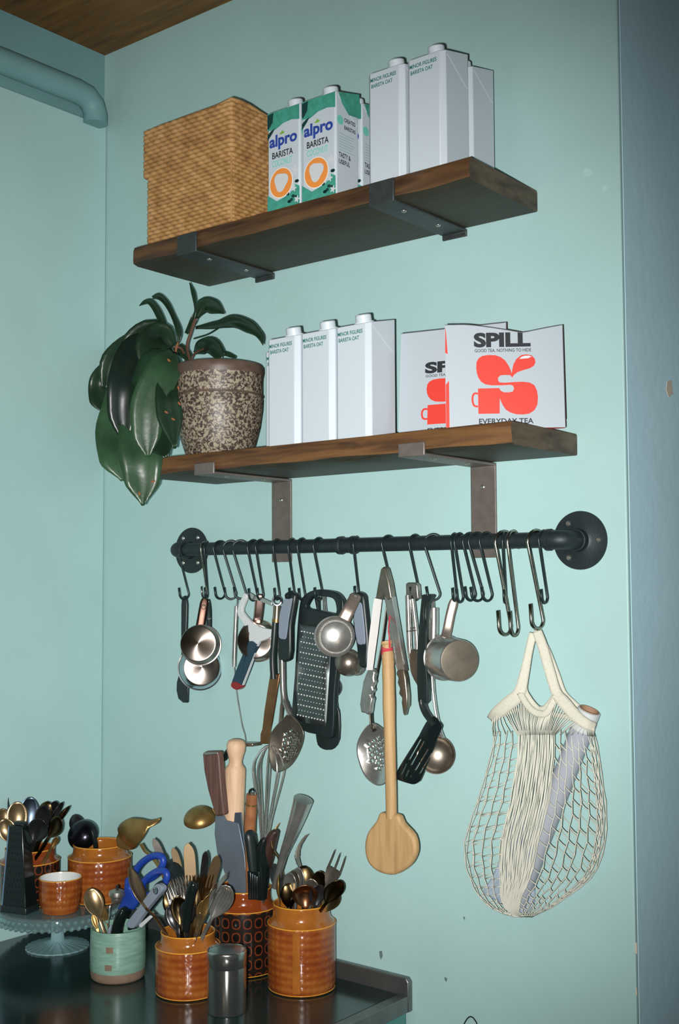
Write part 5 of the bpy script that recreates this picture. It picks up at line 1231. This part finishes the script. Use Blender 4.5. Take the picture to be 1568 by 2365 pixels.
for lb, px, py, y, J, dx, dy, bl, bw, mt_, face in (
    ('dark spoon squeezed at the left rear of the tall amber jar', 652, 2022, -0.075, J1, 0.01, 0.01, 0.056, 0.0165, DARKST, (0.3, 0, 1)),
    ('bronze spoon back out at the left front of the tall amber jar', 664, 2040, -0.13, J1, -0.01, 0.0, 0.05, 0.0165, AGED, (-0.3, 0.1, -1)),
    ('brown spoon bowl behind the large fork in the tall amber jar', 742, 2012, -0.075, J1, -0.01, 0.01, 0.058, 0.018, AGED, (-0.3, 0, 1)),
    ('steel spoon peeping between the bronze scoop and the dark spoon, tall amber jar', 720, 2030, -0.10, J1, 0.0, 0.01, 0.054, 0.0165, STEELD, (-0.2, 0, 1)),
    ('bronze spoon at the far left behind the silver forks, short amber jar', 384, 2062, -0.232, J2, 0.02, 0.01, 0.054, 0.016, AGED, (-0.5, 0, 1)),
    ('brown spoon under the golden forks, short amber jar', 456, 2066, -0.255, J2, 0.0, 0.0, 0.055, 0.0165, AGED, (0.1, 0.1, 1)),
    ('steel spoon side on behind the ribbed spoon, short amber jar', 498, 2040, -0.245, J2, -0.01, 0.01, 0.056, 0.016, STEELD, (0.8, 0, 0.5)),
    ('dull gold spoon between the black handle and the ribbed spoon', 486, 2066, -0.272, J2, 0.0, -0.005, 0.05, 0.0135, BRASS, (0.5, 0.1, 1)),
    ('dark spoon at the left rim of the short amber jar', 392, 2090, -0.262, J2, 0.01, 0.0, 0.05, 0.016, DARKST, (-0.4, 0.1, 1))):
    spoon(lb, at(px, py, y), inj(J, dx, dy), bl, bw, mt_, face)
fork('short fork leaning left between the silver forks and the black handle', at(424, 2046, -0.262), inj(J2, 0.0, 0.0), STEELD, (-0.2, 0.1, 1), 0.055, 0.011, 0.008)
# long copper spoon leaning out to the left
t = thing('spoon', 'long copper-handled spoon leaning out of the short jar across the grey peeler', 'spoon', inj(J2, -0.02, -0.01, 0.05))
T = at(300, 2003, -0.300); N = at(337, 2098, -0.300); z = (T-N).normalized(); f = scr(T, 0.75, 0.1, 0.65); y = -(f - z*f.dot(z)).normalized(); x = y.cross(z); rows = []
bl = (T-N).length
for i in range(15):
    s = i/14; w = 0.0185*max(0.07, sin(pi*min(1, s*0.96+0.04)))**0.75; w = max(w, 0.0028 if s > 0.7 else 0)
    rows.append([T - z*bl*s + x*w*u + y*(0.009*sin(pi*s)*(1-u*u)) for u in (-1, -0.6, -0.3, 0, 0.3, 0.6, 1)])
obj('bowl', M().grid(rows), BRONZE, t, solid=0.0013, ang=180)
m = M(); m.tube(spline([N, at(355, 2115, -0.298), at(368, 2133, -0.296), at(382, 2156, -0.292), at(392, 2180, -0.285)], 6), 0.0027, n=8); obj('handle', m, mat('copper', (184, 134, 96), 0.25, 1.0), t)

# green pot contents
GJ = (GP, 0.054, 0.097)
spoon('big warm silver spoon at the left of the green pot', at(206, 2052, -0.285), inj(GJ, 0.015, -0.012, 0.02), 0.062, 0.0195, BRONZE, (0.2, 0.1, 1), 0.008)
spoon('brass spoon seen side on behind the big spoon of the green pot', at(226, 2078, -0.26), inj(GJ, 0.01, 0.01, 0.02), 0.055, 0.015, BRASS, (0.75, 0, 0.6), 0.008)
spoon('bright brass spoon handle in front, left side of the green pot', at(214, 2112, -0.30), inj(GJ, 0.0, -0.02, 0.02), 0.03, 0.006, BRASS, (0, 0, 1), 0.002)
t = thing('probe_thermometer', 'round steel dial probe thermometer standing in the green pot', 'thermometer', inj(GJ, -0.01, 0.0, 0.02))
q = at(270, 2068, -0.27); axd = Vector((0.05, 0, 1)).normalized()
obj('dial_housing', M().lathe([(0, 0.012), (0.008, 0.0115), (0.0155, 0.008), (0.0165, 0.002), (0.0155, -0.002), (0.012, -0.004), (0.0115, -0.010), (0.006, -0.016), (0, -0.0165)], q, axd, 32), STEELB, t)
obj('top_knob', M().lathe([(0, 0.021), (0.003, 0.0195), (0.0035, 0.015), (0.002, 0.0115)], q, axd, 16), DARKST, t)
m = M(); tpx(m, [(266, 2084, -0.27), (255, 2090, -0.288), (252, 2115, -0.29), (249, 2160, -0.288)], 0.0009, n=6); obj('probe', m, STEEL, t)
# scissors
t = thing('scissors', 'scissors with big blue plastic loops standing in the green pot', 'scissors', inj(GJ, 0.01, 0.012, 0.02))
def loop(cx, cy, y, a, rx, ry, r):
    m = M(); k = mpp(at(cx, cy, y)); P = []
    for i in range(32):
        q = 2*pi*i/32; u, v = rx*cos(q), ry*sin(q)
        P.append(at(cx + u*cos(a) - v*sin(a), cy - (u*sin(a) + v*cos(a)), y))
    m.tube(P, r, n=12, closed=True); return obj('finger_loop', m, BLUEP, t)
loop(344, 2006, -0.245, radians(40), 40, 21, 0.0068); loop(355, 2040, -0.262, radians(42), 38, 19, 0.0068)
flat('shank', CI((735,1060),(800,1020),(840,1080),(800,1200),(870,1330),(960,1210),(1010,1150),(1000,1280),(900,1440),(850,1520),(790,1500),(720,1560),(620,1500),(660,1440),(715,1320)), -0.256, 0.010, BLUEP, t, smooth=1, bevel=0.003)
flat('blade', CI((640,1500),(760,1500),(700,1900),(640,1900)), -0.254, 0.002, STEEL, t)
# grey handled peeler
t = thing('peeler', 'peeler with a flat grey handle and round hole lying across the green pot', 'peeler', inj(GJ, 0.0, -0.01, 0.05))
flat('handle_core', CI((1170,1140),(1250,1130),(1300,1190),(1290,1270),(1120,1480),(900,1760),(840,1800),(770,1760)), -0.283, 0.012, BLKP, t, smooth=2, bevel=0.003)
flat('grey_face', CI((1175,1152),(1225,1145),(1275,1185),(1278,1225),(1250,1275),(1060,1500),(890,1745),(850,1782),(790,1775),(757,1725),(775,1680),(950,1455),(1100,1240)), -0.2965, 0.0135, GREYP, t, smooth=2, bevel=0.003)
q = at(*CI((1192, 1232))[0], -0.2970); f = (0, -1, 0)
obj('hanging_ring', M().lathe([(0.0068, 0), (0.0070, 0.0012), (0.0052, 0.0016), (0.0046, 0.0006), (0, 0.0005)], q, f, 24), mat('bright_stainless', (186, 192, 200), 0.2, 1.0), t)
flat('white_strip', CI((945,1725),(1095,1595),(1128,1598),(1130,1625),(985,1770),(945,1765)), -0.286, 0.004, WHITEP, t, bevel=0.001)
stick('tool_handle', 'black glossy handle low in the green pot before the scissors', 'utensil', [(288, 2098, -0.29), (282, 2110, -0.29), (272, 2140, -0.288), (268, 2190, -0.285)], [0.007, 0.0135, 0.0125, 0.010], BLKG, 0.7)
stick('tool_handle', 'pale blue edged handle at the front rim of the green pot', 'utensil', [(257, 2138, -0.306), (254, 2146, -0.306), (251, 2165, -0.303), (249, 2200, -0.295)], [0.002, 0.004, 0.004, 0.004], GREYP, 0.7)

# jar on the stand: black ladle and spouted brass ladle
t = thing('ladle', 'black ladle with a round shiny bowl leaning in the short jar on the stand', 'ladle', inj(J4, 0.0, 0.0, 0.02))
p_ = at(192, 1929, -0.160); axl = scr(p_, 0.35, -0.35, -0.8); R_ = 0.034
m = M().lathe([(R_*cos(a), -R_*0.8*sin(a)) for a in [i*pi/2/12 for i in range(13)]], p_, axl, 40); m.lathe([(R_, 0), (R_*0.95, 0.0006)] + [(R_*0.94*cos(a), -R_*0.75*sin(a)) for a in [i*pi/2/12 for i in range(13)]], p_, axl, 40)
obj('bowl', m, mat('black_steel', (44, 44, 52), 0.22, 0.9), t)
m = M(); tpx(m, [(212, 1918, -0.17), (220, 1950, -0.165), (222, 1985, -0.155), (224, 2030, -0.15)], 0.005, n=10); obj('handle', m, BLKG, t)
spoon('dark spoon tip showing above the black ladle', at(170, 1882, -0.15), inj(J4, 0.005, 0.0, 0.02), 0.05, 0.0165, DARKST, (0.2, 0, -1))
t = thing('spouted_ladle', 'brass basting ladle with a pouring spout, beside the short jar on the stand', 'ladle', inj(J4, 0.05, -0.01, 0.0))
BO = CI((628,455),(660,390),(705,320),(800,225),(900,172),(985,168),(1060,182),(1120,205),(1160,210),(1225,186),(1248,195),(1240,235),(1195,290),(1160,320),(1145,390),(1095,480),(1000,570),(910,620),(800,650),(715,630),(645,600),(625,530))
yl = -0.165; O = [(p.x, p.z) for p in pl(BO, yl, 2)]
ccx = sum(p[0] for p in O)/len(O); ccz = sum(p[1] for p in O)/len(O)
hx = (max(p[0] for p in O)-min(p[0] for p in O))/2; hz = (max(p[1] for p in O)-min(p[1] for p in O))/2
obj('bowl', cdt(O, [], 0.006, lambda x, z: Vector((x, yl - 0.028*max(0, 1 - ((x-ccx)/hx)**2 - ((z-ccz)/hz)**2)**0.8, z))), BRASS, t, solid=0.0015, ang=180)
m = M(); tpx(m, [(326, 1950, -0.168), (336, 1966, -0.17), (350, 1978, -0.18), (372, 2010, -0.2), (400, 2080, -0.215)], 0.0042, n=9, flat=0.7); obj('handle', m, BRASS, t)

# far left jar: a sheaf of spoons
SP = 'spoons in the far left jar'
for lb, px, py, y, dx, dy, bl, bw, mt_, face in (
    ('warm golden spoon, bowl facing out, tallest pair in the far left jar', 38, 1852, -0.275, 0.0, -0.02, 0.068, 0.0225, BRONZE, (0.1, 0, 1)),
    ('bluish steel spoon standing behind the golden one in the far left jar', 69, 1841, -0.245, -0.01, 0.0, 0.072, 0.0215, mat('blue_steel', (92, 108, 124), 0.36, 1.0), (0.2, 0, 1)),
    ('gold spoon cut by the picture edge, upper', 3, 1868, -0.29, 0.02, -0.02, 0.05, 0.018, BRONZE, (0.4, 0, 1)),
    ('gold spoon cut by the picture edge, lower', 8, 1892, -0.305, 0.02, -0.03, 0.05, 0.019, BRONZE, (-0.3, 0.3, 1)),
    ('dark pointed knife-thin spoon edge at far left behind the golden spoon', 20, 1842, -0.26, 0.0, 0.0, 0.07, 0.018, DARKST, (1, 0, 0.15)),
    ('dark spoon with a bright left edge in the far left jar', 108, 1862, -0.285, -0.02, -0.02, 0.062, 0.019, DARKST, (-0.4, 0, 1)),
    ('bronze dark spoon at the top of the crowd in the far left jar', 112, 1852, -0.26, -0.01, 0.0, 0.06, 0.018, mat('aged_bronze', (88, 72, 48), 0.3, 1.0), (0.3, 0, -1)),
    ('dark spoon third from the right in the far left jar', 128, 1851, -0.25, -0.03, 0.0, 0.06, 0.0165, DARKST, (0.5, 0.2, 1)),
    ('dark spoon second from the right in the far left jar', 143, 1853, -0.24, -0.04, 0.0, 0.06, 0.016, DARKST, (0.8, 0.2, 0.6)),
    ('rightmost dark spoon of the far left jar', 159, 1862, -0.24, -0.045, 0.0, 0.06, 0.0155, mat('aged_bronze', (88, 72, 48), 0.3, 1.0), (0.8, 0.2, 0.6)),
    ('black spoon low at the front of the far left jar', 96, 1893, -0.30, -0.01, -0.03, 0.06, 0.022, DARKST, (0.0, 0.4, 1)),
    ('brown spoon low at the right of the far left jar', 140, 1890, -0.285, -0.03, -0.02, 0.06, 0.018, mat('aged_bronze', (88, 72, 48), 0.3, 1.0), (-0.3, 0.2, 1)),
    ('brass spoon low at the right rim of the far left jar', 133, 1934, -0.272, 0.0, -0.01, 0.03, 0.006, BRASS, (0, 0, 1))):
    spoon(lb, at(px, py, y), inj(J5, dx, dy, 0.02), bl, bw, mt_, face, 0.008)
# black box grater
q = Vector((-0.655, -0.338, ZPL)); q = atz(46, 2104, ZPL)
t = thing('box_grater', 'black box grater standing at the far left on the cake stand', 'grater', q)
hgt = 0.176
d = tocam(q); d.z = 0; d.normalize(); r_ = Vector((-d.y, d.x, 0)) 
def qq(a, b, zz): return q + r_*a + d*b + Vector((0, 0, zz))
def cb(w0, d0, w1, d1, z0, z1, sh=0.0): return [qq(-w0, -d0, z0), qq(w0, -d0, z0), qq(w0, d0, z0), qq(-w0, d0, z0), qq(-w1+sh, -d1, z1), qq(w1+sh, -d1, z1), qq(w1+sh, d1, z1), qq(-w1+sh, d1, z1)]
FC = [(0,3,2,1),(4,5,6,7),(0,1,5,4),(1,2,6,5),(2,3,7,6),(3,0,4,7)]
ro = Matrix.Rotation(radians(-38), 3, 'Z')
def qq(a, b, zz):
    v = r_*a + d*b; v = ro @ v; return q + v + Vector((0, 0, zz))
obj('body', M().add(cb(0.030, 0.020, 0.017, 0.012, 0.004, hgt, -0.004), FC), BLKG, t, bevel=0.002)
obj('foot_rim', M().add(cb(0.033, 0.023, 0.032, 0.022, 0.0, 0.014), FC), BLKP, t, bevel=0.002)
obj('corner_edge', M().tube([qq(-0.030, 0.0205, 0.014), qq(-0.021, 0.0125, hgt-0.002)], 0.0012, n=6), mat('blue_edge', (96, 130, 160), 0.35, 0.5), t)
m = M()
for j in range(12):
    for i in range(5):
        v = (j+0.8)/13; wv = 0.030 + (0.017-0.030)*v; dv = 0.020 + (0.012-0.020)*v
        a = -wv*0.8 + 1.6*wv*(i+0.5*(j % 2)+0.25)/5 - 0.004*v
        c_ = qq(a, dv+0.0004, 0.004 + (hgt-0.004)*v)
        m.lathe([(0.0022, 0), (0.0014, 0.0016), (0, 0.002)], c_, ro @ d, 6)
g = obj('grating_teeth', m, BLKP, t); g['kind'] = 'stuff'
g = obj('handle_tip', M().add(cb(0.013, 0.009, 0.010, 0.007, hgt, hgt+0.008, -0.004), FC), BLKP, t, bevel=0.003)

# ================================================================== MESH BAG
HB = at(1244, 1452, -0.05)
BG = thing('mesh_bag', 'cream cotton net bag hanging from the large chrome hook', 'bag', at(1240, 2100, -0.03))
rnd = random.Random(7)
# outline of the net: left and right edge in pixels down the bag
ROWS = [(1690, 1142, 1372), (1740, 1134, 1384), (1800, 1117, 1391), (1850, 1102, 1399), (1900, 1084, 1402), (1950, 1070, 1398), (2000, 1074, 1384), (2040, 1088, 1356), (2070, 1104, 1312), (2095, 1128, 1278), (2110, 1160, 1244), (2118, 1190, 1228)]
def edge(v):
    k = v*(len(ROWS)-1); a = min(int(k), len(ROWS)-2); f = k-a
    return [ROWS[a][i]*(1-f) + ROWS[a+1][i]*f for i in range(3)]
def netp(u, v, back=False):
    """u 0..1 across the flattened bag, v 0..1 down it"""
    py, a, b = edge(v)
    bulge = max(0.0, sin(pi*min(1, max(0, u))))**0.6
    y = -0.040 - 0.034*bulge*(0.35 + 0.65*sin(pi*min(1, v*0.9+0.08))) if not back else -0.012 - 0.005*bulge
    return at(a + (b-a)*u, py + 10*sin(u*pi)*(1-v)*-0.4, y)
def cols(v):
    """positions of the threads: a crowded bundle between two fields of open cells"""
    g0, g1 = 0.24 + 0.02*sin(v*4), 0.60 - 0.16*v
    L = [0.0, 0.02] + [g0*k/4 for k in (1, 2, 3)]
    C = [g0 + (g1-g0)*(k/41 + 0.010*sin(k*2.3+v*9) + 0.006*sin(k*5.1+v*23)) for k in range(42)]
    Rr = [g1 + (0.93-g1)*k/6 for k in range(1, 6)]
    return L + C + Rr + [0.93, 0.95, 0.965, 0.98, 1.0]
def strands(m, back, NR, r, skip=1):
    N = len(cols(0)); ph = [rnd.random()*6.28 for _ in range(N)]
    for i in range(0, N, skip):
        P = []
        for j in range(NR+1):
            v = j/NR; u = cols(v)[i]
            z = 0.0035*(1 if (i+j) % 2 else -1)*1.6 if i < 5 or i > 46 else 0.0022*sin(j*2.4+ph[i])
            P.append(netp(min(1, max(0, u+z)), v, back))
        m.tube(P, r, n=4)
    for j in range(1, NR):
        for i in list(range(1, 6)) + list(range(46, 54)):
            if i in (48, 50) and not back and j % 3 == 0: continue
            v = j/NR; c0, c1 = cols(v)[i], cols(v)[i+1 if i+1 < N else i]
            sl = (0.55 if i > 40 else -0.1)/NR
            jj = (rnd.random()-0.5)*0.3/NR
            m.tube([netp(c0, v+jj, back), netp((c0+c1)/2, min(1, v+jj+sl*0.6), back), netp(c1, min(1, v+jj+sl), back)], r, n=4)
m = M(); strands(m, False, 18, 0.00092)
n1 = obj('net_front', m, COTTON, BG, ang=180); n1['kind'] = 'stuff'
m = M(); strands(m, True, 15, 0.0009, 2)
n2 = obj('net_back', m, COTTON, BG, ang=180); n2['kind'] = 'stuff'
# knots of the open cells
# bands: hem and handles as flat woven straps
def strap(pts, w, name, y2=None, n=8):
    P = spline([at(*p) for p in pts], 6); m = M(); rows = []; N = len(P)
    W = w if isinstance(w, list) else [w, w]
    for i, q in enumerate(P):
        d = (P[min(i+1, N-1)] - P[max(i-1, 0)]).normalized(); s = d.cross(tocam(q)).normalized()
        k = i/(N-1)*(len(W)-1); a = min(int(k), len(W)-2); ww = W[a]*(1-(k-a)) + W[a+1]*(k-a)
        rows.append([q + s*ww*u + tocam(q)*(0.0012*(1-u*u)) for u in (-1, -0.5, 0, 0.5, 1)])
    m.grid(rows); return obj(name, m, COTTONB, BG, solid=0.0022, ang=180)
strap([(1231, 1462, -0.055), (1222, 1500, -0.06), (1210, 1560, -0.064), (1198, 1602, -0.066), (1170, 1628, -0.066), (1146, 1648, -0.062), (1134, 1662, -0.05)], [0.0065, 0.0065, 0.009, 0.012, 0.011, 0.008], 'handle_strap')
strap([(1240, 1458, -0.058), (1252, 1490, -0.062), (1268, 1545, -0.066), (1284, 1598, -0.068), (1300, 1620, -0.07), (1330, 1654, -0.072), (1354, 1672, -0.07), (1374, 1680, -0.055)], [0.008, 0.0085, 0.0085, 0.0105, 0.009, 0.008], 'handle_strap')
strap([(1224, 1478, -0.048), (1219, 1540, -0.05), (1212, 1588, -0.052), (1222, 1612, -0.056), (1238, 1632, -0.058), (1250, 1637, -0.06), (1264, 1630, -0.062), (1282, 1606, -0.064)], [0.003, 0.004, 0.004, 0.004, 0.0045], 'hem_band')
strap([(1236, 1456, -0.040), (1262, 1500, -0.038), (1285, 1560, -0.034), (1300, 1600, -0.03), (1322, 1624, -0.026), (1346, 1645, -0.022), (1374, 1672, -0.02)], [0.005, 0.006, 0.006, 0.006], 'hem_band')
strap([(1200, 1600, -0.066), (1222, 1634, -0.072), (1244, 1648, -0.074), (1264, 1644, -0.074), (1284, 1606, -0.07)], [0.005, 0.0055, 0.0055, 0.005], 'hem_band')
strap([(1134, 1662, -0.05), (1150, 1655, -0.03), (1200, 1640, -0.015), (1280, 1650, -0.012), (1340, 1665, -0.018), (1374, 1680, -0.05)], [0.004, 0.004], 'hem_band')
# short gathered threads between hem and net
m = M()
for i in range(60):
    u = (i+0.5)/60
    top = [(1136, 1664), (1165, 1634), (1200, 1606), (1224, 1638), (1246, 1650), (1266, 1644), (1286, 1610), (1320, 1648), (1350, 1674), (1374, 1684)]
    k = u*(len(top)-1); a = min(int(k), len(top)-2); f = k-a
    tx, ty = top[a][0]*(1-f)+top[a+1][0]*f, top[a][1]*(1-f)+top[a+1][1]*f
    e = netp(cols(0.02)[int(u*len(cols(0)))], 0.02)
    s = at(tx, ty, -0.062)
    m.tube([s, s.lerp(e, 0.5) + Vector((0, -0.004, 0)), e], 0.0009, n=4)
n3 = obj('gathered_threads', m, COTTON, BG, ang=180); n3['kind'] = 'stuff'
# roll of film inside
a, b = at(1361, 1640, -0.038), at(1190, 2085, -0.032); ax = (a-b).normalized()
R_ = 0.0192
t = thing('film_roll', 'long roll of clear film with a cardboard core sticking out of the net bag', 'roll', b)
obj('film', M().lathe([(R_*0.72, 0.0), (R_, 0.002), (R_, (a-b).length-0.028), (R_*0.98, (a-b).length-0.026)], b, ax, 32), FILM, t)
obj('end_sleeve', M().lathe([(R_*1.0, (a-b).length-0.036), (R_*1.02, (a-b).length-0.034), (R_*1.02, (a-b).length-0.001), (R_*0.9, (a-b).length), (R_*0.9, (a-b).length-0.03)], b, ax, 32), WHITEP, t, ang=40)
obj('core', M().lathe([(R_*0.88, (a-b).length+0.001), (R_*0.9, (a-b).length-0.002), (R_*0.9, 0.0), (R_*0.72, 0.0), (R_*0.74, (a-b).length-0.002), (R_*0.80, (a-b).length+0.001), (R_*0.88, (a-b).length+0.001)], b, ax, 32), CORE, t, ang=40)
t = thing('plastic_sheet', 'crumpled clear plastic sheet folded in the bottom of the net bag', 'plastic sheet', at(1180, 2095, -0.025))
rows = []
L0 = spline([(1185, 1880), (1165, 1950), (1140, 2020), (1113, 2062)], 5); R0 = spline([(1220, 1880), (1215, 1960), (1195, 2040), (1168, 2092)], 5)
for i in range(len(L0)):
    rows.append([at(L0[i][0] + (R0[i][0]-L0[i][0])*k/8, L0[i][1] + (R0[i][1]-L0[i][1])*k/8, -0.030 + 0.006*sin(k*1.7+i*0.5) + 0.004*rnd.random()) for k in range(9)])
obj('sheet', M().grid(rows), FILM, t, solid=0.003, ang=180)
rows = []
L0 = spline([(1150, 2060), (1160, 2085), (1182, 2104)], 4); R0 = spline([(1232, 2040), (1236, 2080), (1214, 2110)], 4)
for i in range(len(L0)):
    rows.append([at(L0[i][0] + (R0[i][0]-L0[i][0])*k/8, L0[i][1] + (R0[i][1]-L0[i][1])*k/8, -0.020 + 0.005*sin(k*2.1+i) + 0.004*rnd.random()) for k in range(9)])
obj('fold', M().grid(rows), FILM, t, solid=0.003, ang=180)
